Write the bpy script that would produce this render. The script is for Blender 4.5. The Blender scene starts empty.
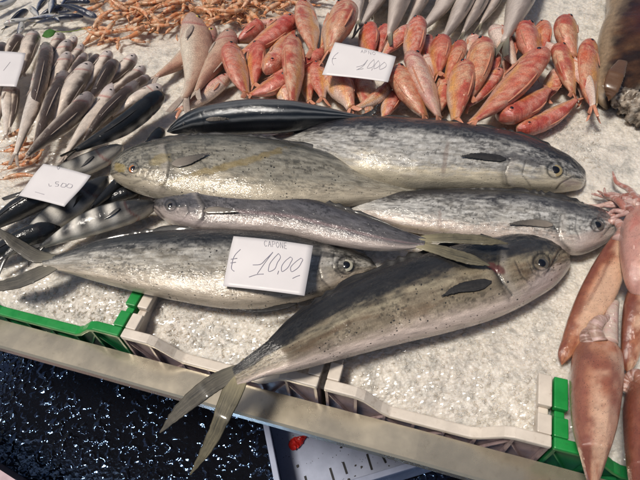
import bpy, math, random
import numpy as np
from mathutils import Vector, Matrix

rng = np.random.default_rng(11)
random.seed(11)
scene = bpy.context.scene
COL = scene.collection

# ------------------------------------------------------------------ camera, sky, sun, exposure
F_PX, PITCH, ROLL, CAM_H = 510.0, math.radians(51.7), math.radians(4.5), 0.85
X0 = np.array([1.0, 0, 0]); U0 = np.array([0, math.sin(PITCH), math.cos(PITCH)])
FWD = np.array([0, math.cos(PITCH), -math.sin(PITCH)])
R_ = math.cos(ROLL) * X0 - math.sin(ROLL) * U0
U_ = math.sin(ROLL) * X0 + math.cos(ROLL) * U0
EYE = np.array([0.0, 0.0, CAM_H])
cam_data = bpy.data.cameras.new("camera")
cam_data.sensor_width = 36.0
cam_data.lens = F_PX / 640 * 36
cam_data.clip_start = 0.02
cam_data.clip_end = 100
cam = bpy.data.objects.new("camera", cam_data)
COL.objects.link(cam)
mw = Matrix.Identity(4)
for i in range(3):
    mw[i][0], mw[i][1], mw[i][2], mw[i][3] = R_[i], U_[i], -FWD[i], EYE[i]
cam.matrix_world = mw
scene.camera = cam

SUN_DIR = np.array([-0.36, -0.10, 0.92]); SUN_DIR /= np.linalg.norm(SUN_DIR)
world = bpy.data.worlds.new("World"); scene.world = world
world.use_nodes = True
wn = world.node_tree.nodes; wl = world.node_tree.links
bg = wn["Background"]
sky = wn.new("ShaderNodeTexSky"); sky.sky_type = 'NISHITA'; sky.sun_disc = False
sky.sun_elevation = math.asin(SUN_DIR[2]); sky.sun_rotation = math.atan2(SUN_DIR[0], SUN_DIR[1])
sky.air_density = 1.0; sky.dust_density = 2.5
wl.new(sky.outputs[0], bg.inputs[0]); bg.inputs[1].default_value = 0.055
sd = bpy.data.lights.new("sun", 'SUN'); sd.energy = 3.4; sd.angle = math.radians(11); sd.color = (1.0, 0.93, 0.83)
sun = bpy.data.objects.new("sun", sd); COL.objects.link(sun)
sun.rotation_euler = Vector(SUN_DIR).to_track_quat('Z', 'Y').to_euler()
scene.view_settings.view_transform = 'Standard'
scene.view_settings.look = 'None'
scene.view_settings.exposure = 0.0
scene.view_settings.gamma = 1.0

# ------------------------------------------------------------------ helpers: projection
def at(p, z):
    """pixel(s) of the 640x480 photo -> world point(s) on the level z"""
    p = np.atleast_2d(np.asarray(p, float)); z = np.broadcast_to(np.asarray(z, float), (len(p),))
    d = FWD[None] + R_[None] * ((p[:, 0:1] - 320) / F_PX) + U_[None] * ((240 - p[:, 1:2]) / F_PX)
    t = (z - EYE[2]) / d[:, 2]
    return EYE[None] + d * t[:, None]
def at1(x, y, z): return at([(x, y)], z)[0]
def proj(P):
    q = P - EYE
    d = q @ FWD
    return np.stack([320 + F_PX * (q @ R_) / d, 240 - F_PX * (q @ U_) / d], -1)

# ------------------------------------------------------------------ helpers: noise
def _h(i, j, s):
    n = (i.astype(np.int64) * 374761393 + j.astype(np.int64) * 668265263 + s * 974711) & 0x7fffffff
    n = ((n ^ (n >> 13)) * 1274126177) & 0x7fffffff
    return ((n ^ (n >> 16)) & 0xffff) / 65535.0
def vnoise(x, y, s=0):
    i = np.floor(x); j = np.floor(y); fx = x - i; fy = y - j
    fx = fx * fx * (3 - 2 * fx); fy = fy * fy * (3 - 2 * fy)
    a = _h(i, j, s); b = _h(i + 1, j, s); c = _h(i, j + 1, s); d = _h(i + 1, j + 1, s)
    return (a * (1 - fx) + b * fx) * (1 - fy) + (c * (1 - fx) + d * fx) * fy
def fbm(x, y, s=0, o=4):
    r = 0; a = .5
    for k in range(o):
        r = r + a * vnoise(x * 2 ** k, y * 2 ** k, s + 17 * k); a *= .5
    return r / (1 - .5 ** o)
def worley(x, y, s=0):
    i = np.floor(x); j = np.floor(y); best = np.full(x.shape, 9.0); idv = np.zeros(x.shape); sec = np.full(x.shape, 9.0)
    for a in (-1, 0, 1):
        for b in (-1, 0, 1):
            px = i + a + _h(i + a, j + b, s); py = j + b + _h(i + a, j + b, s + 5)
            d = np.hypot(px - x, py - y); v = _h(i + a, j + b, s + 9)
            m = d < best
            sec = np.where(m, best, np.minimum(sec, d)); idv = np.where(m, v, idv); best = np.where(m, d, best)
    return best, idv, sec
def sstep(a, b, x):
    t = np.clip((x - a) / (b - a), 0, 1); return t * t * (3 - 2 * t)
def lerp(a, b, t):
    return np.asarray(a) * (1 - t[..., None]) + np.asarray(b) * t[..., None]

def resample(pts, u):
    p = np.asarray(pts, float)
    d = np.r_[0, np.cumsum(np.linalg.norm(np.diff(p, axis=0), axis=1))]; d /= d[-1]
    m = np.gradient(p, d, axis=0) if len(p) > 2 else np.repeat(((p[1] - p[0]))[None], 2, 0)
    k = np.clip(np.searchsorted(d, u, 'right') - 1, 0, len(p) - 2)
    h = (d[k + 1] - d[k]); t = ((u - d[k]) / h)[:, None]; h = h[:, None]
    return ((2 * t**3 - 3 * t**2 + 1) * p[k] + (t**3 - 2 * t**2 + t) * h * m[k]
            + (-2 * t**3 + 3 * t**2) * p[k + 1] + (t**3 - t**2) * h * m[k + 1])
def curve1(pts, u):
    p = np.asarray(pts, float)
    return np.interp(u, p[:, 0], p[:, 1])
def smooth1(pts, u):
    x = np.linspace(0, 1, 201); y = curve1(pts, x)
    k = np.hanning(11); k /= k.sum()
    y = np.convolve(np.pad(y, 5, mode='edge'), k, 'valid')
    return np.interp(u, x, y)

# ------------------------------------------------------------------ helpers: objects
def empty(name, loc, label=None, cat=None, group=None, kind=None):
    o = bpy.data.objects.new(name, None); COL.objects.link(o)
    o.location = [float(v) for v in loc]; o.empty_display_size = .02
    tag(o, label, cat, group, kind)
    return o
def tag(o, label=None, cat=None, group=None, kind=None):
    if label: o['label'] = label
    if cat: o['category'] = cat
    if group: o['group'] = group
    if kind: o['kind'] = kind
    return o
def origin(o):
    w = np.zeros(3)
    while o is not None:
        w = w + np.array(o.location); o = o.parent
    return w
def mesh_obj(name, V, F, mat, parent=None, col=None, uv=None, smooth=True, loc=None):
    V = np.asarray(V, float)
    base = origin(parent) if parent is not None else (np.asarray(loc, float) if loc is not None else V.mean(0) * [1, 1, 0] + [0, 0, V[:, 2].min()])
    me = bpy.data.meshes.new(name)
    me.from_pydata((V - base).tolist(), [], F if isinstance(F, list) else F.tolist())
    n = len(me.polygons)
    me.polygons.foreach_set("use_smooth", [smooth] * n)
    if col is not None:
        ca = me.color_attributes.new("Col", 'FLOAT_COLOR', 'POINT')
        c = np.ones((len(V), 4)); c[:, :3] = np.clip(col, 0, 1)
        ca.data.foreach_set("color", c.ravel())
    if uv is not None:
        ul = me.uv_layers.new(name="UVMap")
        li = np.zeros(len(me.loops), int); me.loops.foreach_get("vertex_index", li)
        ul.data.foreach_set("uv", np.asarray(uv)[li].ravel())
    me.materials.append(mat)
    me.update()
    o = bpy.data.objects.new(name, me); COL.objects.link(o)
    if parent is not None: o.parent = parent
    else: o.location = base
    return o
def ring_faces(N, M, caps=True):
    i = np.arange(N - 1)[:, None]; j = np.arange(M)[None]
    a = i * M + j; b = i * M + (j + 1) % M
    f = np.stack([a, b, b + M, a + M], -1).reshape(-1, 4).tolist()
    if caps:
        f.append(list(range(M))[::-1]); f.append(list(range((N - 1) * M, N * M)))
    return f
def loft(D, Vv, t, M=24, up=(0, 0, 1), pw=(.92, .85)):
    N = len(D); ph = np.arange(M) / M * 2 * math.pi
    cs = np.sign(np.cos(ph)) * np.abs(np.cos(ph)) ** pw[0]; sn = np.sign(np.sin(ph)) * np.abs(np.sin(ph)) ** pw[1]
    C = (D + Vv) / 2; lat = (D - Vv) / 2
    up = np.asarray(up, float)
    P = C[:, None] + lat[:, None] * cs[None, :, None] + up[None, None] * (t[:, None] * sn[None])[..., None]
    return P, cs, sn
def tube(pts, rad, M=8, n=None):
    pts = np.asarray(pts, float)
    if n: pts = resample(pts, np.linspace(0, 1, n))
    N = len(pts); rad = np.broadcast_to(np.asarray(rad, float), (N,)) if np.ndim(rad) == 0 or len(np.atleast_1d(rad)) == N else np.interp(np.linspace(0, 1, N), np.linspace(0, 1, len(rad)), rad)
    tg = np.gradient(pts, axis=0); tg /= np.linalg.norm(tg, axis=1)[:, None] + 1e-12
    ref = np.array([0, 0, 1.0]) if abs(tg[:, 2]).mean() < .8 else np.array([1.0, 0, 0])
    s = np.cross(tg, ref); s /= np.linalg.norm(s, axis=1)[:, None] + 1e-9
    w = np.cross(s, tg)
    ph = np.arange(M) / M * 2 * math.pi
    P = pts[:, None] + rad[:, None, None] * (np.cos(ph)[None, :, None] * s[:, None] + np.sin(ph)[None, :, None] * w[:, None])
    return P.reshape(-1, 3), ring_faces(N, M)
class MB:
    def __init__(s): s.v = []; s.f = []; s.c = []
    def add(s, V, F, c=None):
        o = sum(len(x) for x in s.v)
        s.v.append(np.asarray(V, float)); s.f += [[k + o for k in f] for f in F]
        if c is not None: s.c.append(np.broadcast_to(np.asarray(c, float), (len(V), 3)))
    def hexa(s, q):
        """8 corners: bottom 4 then top 4"""
        s.add(q, [[3, 2, 1, 0], [4, 5, 6, 7], [0, 1, 5, 4], [1, 2, 6, 5], [2, 3, 7, 6], [3, 0, 4, 7]])
    def build(s, name, mat, parent=None, smooth=True, **k):
        return mesh_obj(name, np.concatenate(s.v), s.f, mat, parent, col=np.concatenate(s.c) if s.c else None, smooth=smooth, **k)
def bevel(o, w=.002, seg=2):
    m = o.modifiers.new("bevel", 'BEVEL'); m.width = w; m.segments = seg; m.limit_method = 'ANGLE'
    return o

# ------------------------------------------------------------------ materials
def new_mat(name):
    m = bpy.data.materials.new(name); m.use_nodes = True
    nt = m.node_tree; return m, nt, nt.nodes["Principled BSDF"]
def N(nt, t, **k):
    n = nt.nodes.new(t)
    for a, b in k.items():
        if a in n.inputs.keys() if hasattr(n.inputs, 'keys') else False: n.inputs[a].default_value = b
        else: setattr(n, a, b)
    return n
def noise(nt, vec, scale, detail=4, rough=.6):
    n = nt.nodes.new("ShaderNodeTexNoise"); n.inputs['Scale'].default_value = scale
    n.inputs['Detail'].default_value = detail; n.inputs['Roughness'].default_value = rough
    if vec is not None: nt.links.new(vec, n.inputs['Vector'])
    return n
def ramp(nt, src, stops):
    r = nt.nodes.new("ShaderNodeValToRGB")
    e = r.color_ramp.elements
    while len(e) < len(stops): e.new(.5)
    for k, (p, c) in enumerate(stops):
        e[k].position = p; e[k].color = (c, c, c, 1) if not hasattr(c, '__len__') else (*c, 1)
    nt.links.new(src, r.inputs[0]); return r
def mixc(nt, kind, fac, a, b):
    m = nt.nodes.new("ShaderNodeMix"); m.data_type = 'RGBA'; m.blend_type = kind
    for s, v in ((m.inputs[0], fac), (m.inputs[6], a), (m.inputs[7], b)):
        if isinstance(v, (int, float)): s.default_value = v
        elif isinstance(v, tuple): s.default_value = (*v, 1)
        else: nt.links.new(v, s)
    return m.outputs[2]
def mapping(nt, src, scale):
    m = nt.nodes.new("ShaderNodeMapping"); m.inputs['Scale'].default_value = scale
    nt.links.new(src, m.inputs[0]); return m.outputs[0]
def bump(nt, hgt, strength, dist, prev=None):
    b = nt.nodes.new("ShaderNodeBump"); b.inputs['Strength'].default_value = strength; b.inputs['Distance'].default_value = dist
    nt.links.new(hgt, b.inputs['Height'])
    if prev is not None: nt.links.new(prev, b.inputs['Normal'])
    return b.outputs[0]

def skin_mat(name, metallic=.3, rough=.3, dots=0.0, dot_scale=170, grain=.35, bump_s=.5, scale_b=260, streak=True, coat=.5, bdist=.0012, cb=1.0, scales=0, scale_n=330):
    """wet fish skin: colour from the vertex pattern, mottled and speckled, glossy wet coat"""
    m, nt, b = new_mat(name)
    a = nt.nodes.new("ShaderNodeVertexColor"); a.layer_name = "Col"
    uv = nt.nodes.new("ShaderNodeUVMap").outputs[0]
    st = mapping(nt, uv, (.35, 1, 1)) if streak else uv
    n1 = noise(nt, st, 60, 6, .65)
    n2 = noise(nt, uv, 420, 3, .7)
    c = mixc(nt, 'MULTIPLY', 1.0, a.outputs[0], ramp(nt, n1.outputs[0], [(.3, 1 - grain), (.7, 1 + .0)]).outputs[0])
    c = mixc(nt, 'MULTIPLY', 1.0, c, ramp(nt, n2.outputs[0], [(.3, 1 - grain * .6), (.62, 1)]).outputs[0])
    if scales:
        vs = nt.nodes.new("ShaderNodeTexVoronoi"); vs.inputs['Scale'].default_value = scale_n; vs.inputs['Randomness'].default_value = .45
        nt.links.new(mapping(nt, uv, (.8, 1, 1)), vs.inputs['Vector'])
        c = mixc(nt, 'MULTIPLY', 1.0, c, ramp(nt, vs.outputs['Distance'], [(.30, 1.0), (.62, 1 - scales)]).outputs[0])
    if dots > 0:
        vo = nt.nodes.new("ShaderNodeTexVoronoi"); vo.inputs['Scale'].default_value = dot_scale
        nt.links.new(uv, vo.inputs['Vector'])
        sep = nt.nodes.new("ShaderNodeSeparateColor"); nt.links.new(vo.outputs['Color'], sep.inputs[0])
        cl = noise(nt, uv, 22, 2)
        mm = nt.nodes.new("ShaderNodeMath"); mm.operation = 'MULTIPLY_ADD'      # radius limit per cell
        nt.links.new(sep.outputs[0], mm.inputs[0]); mm.inputs[1].default_value = .42; mm.inputs[2].default_value = -.42 + dots * .42
        m2 = nt.nodes.new("ShaderNodeMath"); m2.operation = 'MULTIPLY_ADD'
        nt.links.new(cl.outputs[0], m2.inputs[0]); m2.inputs[1].default_value = .5; nt.links.new(mm.outputs[0], m2.inputs[2])
        m4 = nt.nodes.new("ShaderNodeMath"); m4.operation = 'SUBTRACT'; nt.links.new(m2.outputs[0], m4.inputs[0]); m4.inputs[1].default_value = .25
        m3 = nt.nodes.new("ShaderNodeMath"); m3.operation = 'SUBTRACT'
        nt.links.new(vo.outputs['Distance'], m3.inputs[0]); nt.links.new(m4.outputs[0], m3.inputs[1])
        r = ramp(nt, m3.outputs[0], [(0.0, 1), (.10, 0)])
        c = mixc(nt, 'MIX', r.outputs[0], c, (.03, .027, .022))
    nt.links.new(c, b.inputs['Base Color'])
    b.inputs['Metallic'].default_value = metallic
    nr = noise(nt, uv, 35, 4)
    rr = ramp(nt, nr.outputs[0], [(.3, rough + .05), (.7, rough + .3)])
    nt.links.new(rr.outputs[0], b.inputs['Roughness'])
    b.inputs['Coat Weight'].default_value = coat; b.inputs['Coat Roughness'].default_value = .045; b.inputs['Coat IOR'].default_value = 1.5
    b.inputs['Specular IOR Level'].default_value = .3
    vb = nt.nodes.new("ShaderNodeTexVoronoi"); vb.inputs['Scale'].default_value = scale_b; nt.links.new(uv, vb.inputs['Vector'])
    p = bump(nt, vb.outputs['Distance'], bump_s * .5, bdist * .6)
    nb = noise(nt, mapping(nt, uv, (.5, 1, 1)), 330, 4, .6)
    p = bump(nt, nb.outputs[0], bump_s * .8, bdist, p)
    nt.links.new(p, b.inputs['Normal'])
    nc = noise(nt, mapping(nt, uv, (.6, 1, 1)), 210, 3, .6)
    nd = noise(nt, uv, 60, 3, .55)
    p2 = bump(nt, nd.outputs[0], .5, .004 * cb); p2 = bump(nt, nc.outputs[0], .55, .0022 * cb, p2)
    nt.links.new(p2, b.inputs['Coat Normal'])
    return m
def fin_mat(name, c1, c2, rough=.4, root=None, tip=None):
    m, nt, b = new_mat(name)
    uv = nt.nodes.new("ShaderNodeUVMap").outputs[0]
    n1 = noise(nt, mapping(nt, uv, (14, 520, 1)), 1.0, 5, .75); n2 = noise(nt, uv, 60, 5, .7)
    c = mixc(nt, 'MIX', ramp(nt, n1.outputs[0], [(.36, 0), (.64, 1)]).outputs[0], c1, c2)
    c = mixc(nt, 'MULTIPLY', 1.0, c, ramp(nt, n2.outputs[0], [(.3, .55), (.65, 1.0)]).outputs[0])
    if root:
        sp = nt.nodes.new("ShaderNodeSeparateXYZ"); nt.links.new(uv, sp.inputs[0])
        ad = nt.nodes.new("ShaderNodeMath"); ad.operation = 'MULTIPLY_ADD'; nt.links.new(n2.outputs[0], ad.inputs[0]); ad.inputs[1].default_value = .05; nt.links.new(sp.outputs[0], ad.inputs[2])
        f = ramp(nt, ad.outputs[0], [(.03, .85), (.10, 0)]).outputs[0]
        c = mixc(nt, 'MIX', f, c, root)
    nt.links.new(c, b.inputs['Base Color']); b.inputs['Roughness'].default_value = rough
    b.inputs['Specular IOR Level'].default_value = .3
    b.inputs['Coat Weight'].default_value = .5; b.inputs['Coat Roughness'].default_value = .1
    nt.links.new(bump(nt, n1.outputs[0], .6, .0012), b.inputs['Normal'])
    return m
def plain(name, c, rough=.4, metallic=0, var=.15, sc=40, bs=.1, bd=.001, coat=0, dirt=None, sss=0):
    m, nt, b = new_mat(name)
    tc = nt.nodes.new("ShaderNodeTexCoord").outputs['Object']
    n1 = noise(nt, tc, sc, 6, .65)
    cc = mixc(nt, 'MULTIPLY', 1.0, c, ramp(nt, n1.outputs[0], [(.3, 1 - var), (.7, 1)]).outputs[0])
    if dirt:
        n2 = noise(nt, tc, dirt[1], 7, .72)
        cc = mixc(nt, 'MIX', ramp(nt, n2.outputs[0], [(dirt[2], 0), (dirt[3], dirt[4])]).outputs[0], cc, dirt[0])
    nt.links.new(cc, b.inputs['Base Color'])
    nt.links.new(ramp(nt, n1.outputs[0], [(.3, rough * .7), (.7, min(1, rough * 1.25))]).outputs[0], b.inputs['Roughness'])
    b.inputs['Metallic'].default_value = metallic
    b.inputs['Coat Weight'].default_value = coat; b.inputs['Coat Roughness'].default_value = .08
    if sss: b.inputs['Subsurface Weight'].default_value = sss; b.inputs['Subsurface Radius'].default_value = (.01, .005, .003)
    n3 = noise(nt, tc, sc * 4, 4, .6)
    nt.links.new(bump(nt, n3.outputs[0], bs, bd), b.inputs['Normal'])
    return m

M_MAHI = skin_mat("mahi_skin", .15, .30, dots=.50, dot_scale=150, grain=.42, bump_s=.55, coat=1.0)
M_MAHI2 = skin_mat("mahi_skin_plain", .18, .28, dots=.30, dot_scale=170, grain=.40, bump_s=.55, coat=1.0)
M_BONITO = skin_mat("bonito_skin", .25, .2, grain=.2, bump_s=.25)
M_MULLET = skin_mat("mullet_skin", .0, .30, grain=.22, bump_s=.6, scale_b=300, streak=False, coat=1.0, cb=1.5, scales=.35, scale_n=300)
M_HAKE = skin_mat("hake_skin", .15, .28, grain=.30, bump_s=.6, scale_b=380, coat=1.0, cb=2.0)
M_SILV = skin_mat("silver_skin", .15, .30, grain=.28, bump_s=.5, scale_b=380, coat=1.0, cb=1.5)
M_MACK = skin_mat("mackerel_skin", .0, .34, grain=.30, bump_s=.4, coat=.8, cb=.7)
M_MACK.node_tree.nodes['Principled BSDF'].inputs['Specular IOR Level'].default_value = .12
M_SQUID = skin_mat("squid_skin", .0, .22, grain=.18, dots=.55, dot_scale=520, bump_s=.3, streak=False, coat=1.0, cb=1.2)
M_SHRIMP = skin_mat("shrimp_shell", .0, .25, grain=.25, bump_s=.4, streak=False, coat=.6)
for m_ in (M_SQUID, M_SHRIMP):
    q = m_.node_tree.nodes['Principled BSDF']; q.inputs['Subsurface Weight'].default_value = .35; q.inputs['Subsurface Radius'].default_value = (.012, .005, .003); q.inputs['Subsurface Scale'].default_value = .8
M_BROWN = skin_mat("brown_skin", .0, .25, grain=.45, bump_s=.6, streak=False, coat=.6)
M_FIN_DARK = fin_mat("dark_fin", (.014, .014, .016), (.05, .046, .042))
M_FIN_PEC = fin_mat('brownish_fin', (.035, .032, .03), (.13, .115, .10), root=(.26, .22, .18))
M_FIN_GREY = fin_mat("grey_fin", (.05, .047, .04), (.17, .15, .115), root=(.24, .22, .16))
M_FIN_YEL = fin_mat("yellowish_fin", (.06, .055, .04), (.22, .19, .12), root=(.46, .40, .24))
M_FIN_RED = fin_mat("red_fin", (.60, .20, .12), (.72, .38, .24))
M_FIN_PALE = fin_mat("pale_fin", (.35, .28, .23), (.6, .48, .40))
M_PUPIL = plain("pupil", (.004, .004, .006), .08, coat=1)
M_IRIS_G = plain("golden_iris", (.30, .235, .12), .2, coat=1, sc=300)
M_IRIS_P = plain("pale_iris", (.40, .38, .30), .2, coat=1, sc=300)
M_IRIS_O = plain("orange_iris", (.50, .16, .03), .2, coat=1, sc=300)
M_IRIS_D = plain("dull_iris", (.09, .08, .065), .2, coat=1, sc=300)
M_IRIS_R = plain("red_iris", (.45, .10, .06), .2, coat=1, sc=300)
M_IRIS_Y = plain("yellow_iris", (.75, .55, .08), .2, coat=1, sc=300)

# ------------------------------------------------------------------ the stall front and its frame of axes
Z_STRIP = -.055
fa = at1(0, 320, Z_STRIP); fb = at1(515, 456, Z_STRIP)
E1 = (fb - fa); E1[2] = 0; E1 /= np.linalg.norm(E1)
E2 = np.array([-E1[1], E1[0], 0])          # inwards, away from the camera
def SD(p):                                  # world -> (s, d)
    q = np.asarray(p) - fa
    return q @ E1, q @ E2
def W(s, d, z): return fa * [1, 1, 0] + E1 * s + E2 * d + np.array([0, 0, 1.0]) * z
def sx(px, py, z): return SD(at1(px, py, z))[0]
def box_sd(mb, s0, s1, d0, d1, z0, z1):
    mb.hexa([W(s0, d0, z0), W(s1, d0, z0), W(s1, d1, z0), W(s0, d1, z0), W(s0, d0, z1), W(s1, d0, z1), W(s1, d1, z1), W(s0, d1, z1)])

# wet dark floor
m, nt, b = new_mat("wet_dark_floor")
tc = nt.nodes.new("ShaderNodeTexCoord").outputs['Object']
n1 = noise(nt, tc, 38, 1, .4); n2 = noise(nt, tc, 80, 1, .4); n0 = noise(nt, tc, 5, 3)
b.inputs['Base Color'].default_value = (.006, .006, .008, 1); b.inputs['IOR'].default_value = 2.0; b.inputs['Specular Tint'].default_value = (.35, .58, 1.0, 1)  # blue specular tint stands in for bluish daylight in the glints
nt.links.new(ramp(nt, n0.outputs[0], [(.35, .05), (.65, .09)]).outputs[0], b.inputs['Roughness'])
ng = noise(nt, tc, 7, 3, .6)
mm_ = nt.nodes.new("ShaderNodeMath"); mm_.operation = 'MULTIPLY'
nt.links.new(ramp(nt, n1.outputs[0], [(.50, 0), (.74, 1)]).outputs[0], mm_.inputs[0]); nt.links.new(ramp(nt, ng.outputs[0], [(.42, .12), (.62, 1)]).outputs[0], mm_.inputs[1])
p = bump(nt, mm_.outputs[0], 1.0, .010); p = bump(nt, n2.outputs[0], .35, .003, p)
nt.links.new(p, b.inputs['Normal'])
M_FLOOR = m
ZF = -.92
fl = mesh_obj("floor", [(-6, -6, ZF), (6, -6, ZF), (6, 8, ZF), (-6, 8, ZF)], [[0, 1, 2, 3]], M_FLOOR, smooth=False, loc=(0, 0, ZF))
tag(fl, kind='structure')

# steel counter
M_STEEL = plain("worn_steel", (.58, .51, .39), .28, metallic=.75, var=.10, sc=9, bs=.2, bd=.0006, dirt=((.26, .21, .14), 70, .58, .74, .45))
M_DARK = plain("dark_panel", (.012, .012, .015), .5)
counter = empty("steel_counter", W(.6, .9, ZF), "worn steel counter edge running in front of the ice crates", "counter")
_, d_front = SD(at1(355, 446, Z_STRIP))
mb = MB()
L0, L1 = -1.2, 2.2
sec = [(.001, Z_STRIP), (d_front + .004, Z_STRIP), (d_front, Z_STRIP - .004), (d_front, Z_STRIP - .022), (d_front + .006, Z_STRIP - .022), (d_front + .006, Z_STRIP - .008), (.001, Z_STRIP - .008)]
sec = [(sec[0][0], sec[0][1])] + sec[1:]
Vs = []; ns = 60
for k in range(ns):
    s = L0 + (L1 - L0) * k / (ns - 1)
    for (d, z) in sec: Vs.append(W(s, d, z + .0012 * math.sin(s * 9) + .0006 * math.sin(s * 31)))
mesh_obj("edge_rail", Vs, ring_faces(ns, len(sec)), M_STEEL, counter, smooth=False)
mb = MB(); box_sd(mb, L0, L1, .0, 2.3, -.16, -.145); mb.build("tray_base", M_STEEL, counter, smooth=False)
mb = MB(); box_sd(mb, L0, L1, .80, .82, ZF + .003, -.165); mb.build("front_panel", M_DARK, counter, smooth=False)

# ------------------------------------------------------------------ crates
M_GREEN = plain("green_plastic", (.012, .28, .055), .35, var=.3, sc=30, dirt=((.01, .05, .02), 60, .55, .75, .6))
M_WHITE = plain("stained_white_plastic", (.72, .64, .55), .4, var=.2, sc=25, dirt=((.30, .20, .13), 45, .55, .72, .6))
M_PINKW = plain("shaded_stained_rib_plastic", (.34, .25, .25), .45, var=.3, sc=30, dirt=((.10, .06, .05), 50, .5, .7, .8))  # front-wall shade painted into the pinkish base; the stains are dirt
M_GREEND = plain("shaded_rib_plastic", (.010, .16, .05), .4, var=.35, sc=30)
def crate(label, s0, s1, mat, matf, group='fish crates along the counter front', notch=True, dep=.62):
    root = empty("fish_crate", W((s0 + s1) / 2, .3, -.145), label, "crate", group)
    zc, zl, zb = .014, -.034, -.142
    w = s1 - s0
    def zp(s):
        e = min(s - s0, s1 - s)
        return zl + (zc - zl) * float(1 - sstep(.055, .12, np.array(e)))
    ss = [s0, s0 + .03, s0 + .055, s0 + .07, s0 + .085, s0 + .1, s0 + .115, s0 + .14] + list(np.linspace(s0 + .17, s1 - .17, 6)) + [s1 - .14, s1 - .115, s1 - .1, s1 - .085, s1 - .07, s1 - .055, s1 - .03, s1]
    fd = .004                                         # outer plane of the front rim
    # rim: flat lip of 16 mm
    Vs = []
    for s in ss:
        z = zp(s)
        Vs += [W(s, fd, z - .012), W(s, fd + .019, z - .012), W(s, fd + .019, z), W(s, fd, z)]
    o = mesh_obj("front_rim", Vs, ring_faces(len(ss), 4), mat, root, smooth=False); bevel(o, .0025)
    # recessed front wall under the lip
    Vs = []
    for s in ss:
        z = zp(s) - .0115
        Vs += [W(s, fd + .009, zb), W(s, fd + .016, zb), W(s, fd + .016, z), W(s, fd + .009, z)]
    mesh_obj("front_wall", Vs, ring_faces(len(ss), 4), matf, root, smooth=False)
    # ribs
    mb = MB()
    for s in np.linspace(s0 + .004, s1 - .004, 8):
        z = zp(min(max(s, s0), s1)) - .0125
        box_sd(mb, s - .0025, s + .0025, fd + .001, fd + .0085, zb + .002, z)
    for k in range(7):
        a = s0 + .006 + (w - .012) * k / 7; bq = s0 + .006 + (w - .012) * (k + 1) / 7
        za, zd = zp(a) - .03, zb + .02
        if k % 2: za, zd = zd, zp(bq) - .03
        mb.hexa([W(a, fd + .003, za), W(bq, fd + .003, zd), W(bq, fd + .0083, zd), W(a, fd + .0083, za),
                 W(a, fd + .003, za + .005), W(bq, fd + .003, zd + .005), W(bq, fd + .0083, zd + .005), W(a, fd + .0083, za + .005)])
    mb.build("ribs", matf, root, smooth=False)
    for side, (a, bq) in enumerate(((s0, s0 + .022), (s1 - .022, s1))):
        mb = MB()
        segs = [(.0235, .056), (.070, .125)]
        for d0, d1 in segs:
            box_sd(mb, a, bq, d0, d1, zc - .014, zc)
        box_sd(mb, a + .006, bq - .006, .0235, .122, zb, zc - .0145); box_sd(mb, a + .006, bq - .006, .1225, dep, zb, -.07)
        if notch: box_sd(mb, a + .003, bq - .003, .0562, .0698, zc - .0143, zc - .010)
        o = mb.build("side_wall", mat, root, smooth=False); bevel(o, .002)
    mb = MB(); box_sd(mb, s0 + .0225, s1 - .0225, dep - .012, dep, zb, -.075); mb.build("back_wall", mat, root, smooth=False)
    mb = MB(); box_sd(mb, s0 + .023, s1 - .023, .023, dep - .013, zb + .001, zb + .008); mb.build("bottom", mat, root, smooth=False)
    return root
sA = sx(123, 330, .014); sB = sx(322, 390, .014); sC = sx(552, 446, .014)
w1 = sB - sA - .008; print("crate widths", w1, sC - sB)
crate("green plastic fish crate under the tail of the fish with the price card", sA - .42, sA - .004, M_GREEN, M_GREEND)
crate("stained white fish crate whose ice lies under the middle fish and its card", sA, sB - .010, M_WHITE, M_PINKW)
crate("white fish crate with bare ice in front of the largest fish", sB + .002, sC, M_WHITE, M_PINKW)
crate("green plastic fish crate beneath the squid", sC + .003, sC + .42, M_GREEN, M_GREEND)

# ------------------------------------------------------------------ crushed ice
m, nt, b = new_mat("crushed_ice")
tc = nt.nodes.new("ShaderNodeTexCoord").outputs['Object']
v1 = nt.nodes.new("ShaderNodeTexVoronoi"); v1.inputs['Scale'].default_value = 170; nt.links.new(tc, v1.inputs['Vector'])
n1 = noise(nt, tc, 45, 6, .7); n2 = noise(nt, tc, 9, 5, .65); n3 = noise(nt, tc, 300, 3, .7)
c = mixc(nt, 'MIX', ramp(nt, n2.outputs[0], [(.35, 0), (.7, 1)]).outputs[0], (.80, .745, .66), (.68, .62, .55))
n4 = noise(nt, tc, 28, 5, .7)
c = mixc(nt, 'MIX', ramp(nt, n4.outputs[0], [(.48, 0), (.68, .75)]).outputs[0], c, (.40, .385, .35))
c = mixc(nt, 'MULTIPLY', 1.0, c, ramp(nt, n1.outputs[0], [(.3, .82), (.6, 1)]).outputs[0])
nt.links.new(c, b.inputs['Base Color'])
b.inputs['Roughness'].default_value = .3; b.inputs['Coat Weight'].default_value = .6; b.inputs['Coat Roughness'].default_value = .1
b.inputs['Subsurface Weight'].default_value = 1.0; b.inputs['Subsurface Radius'].default_value = (.02, .018, .015)
b.inputs['Subsurface Scale'].default_value = 1.0
p = bump(nt, v1.outputs['Distance'], .5, .003); p = bump(nt, n1.outputs[0], .4, .004, p); p = bump(nt, n3.outputs[0], .6, .0016, p)
nt.links.new(p, b.inputs['Normal'])
M_ICE = m
m, nt, b = new_mat("clear_ice")
b.inputs['Base Color'].default_value = (.90, .87, .82, 1); b.inputs['Roughness'].default_value = .12
b.inputs['Transmission Weight'].default_value = .65; b.inputs['IOR'].default_value = 1.31; b.inputs['Subsurface Weight'].default_value = .5; b.inputs['Subsurface Radius'].default_value = (.01, .01, .01)
tc = nt.nodes.new("ShaderNodeTexCoord").outputs['Object']; n1 = noise(nt, tc, 150, 4)
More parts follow.
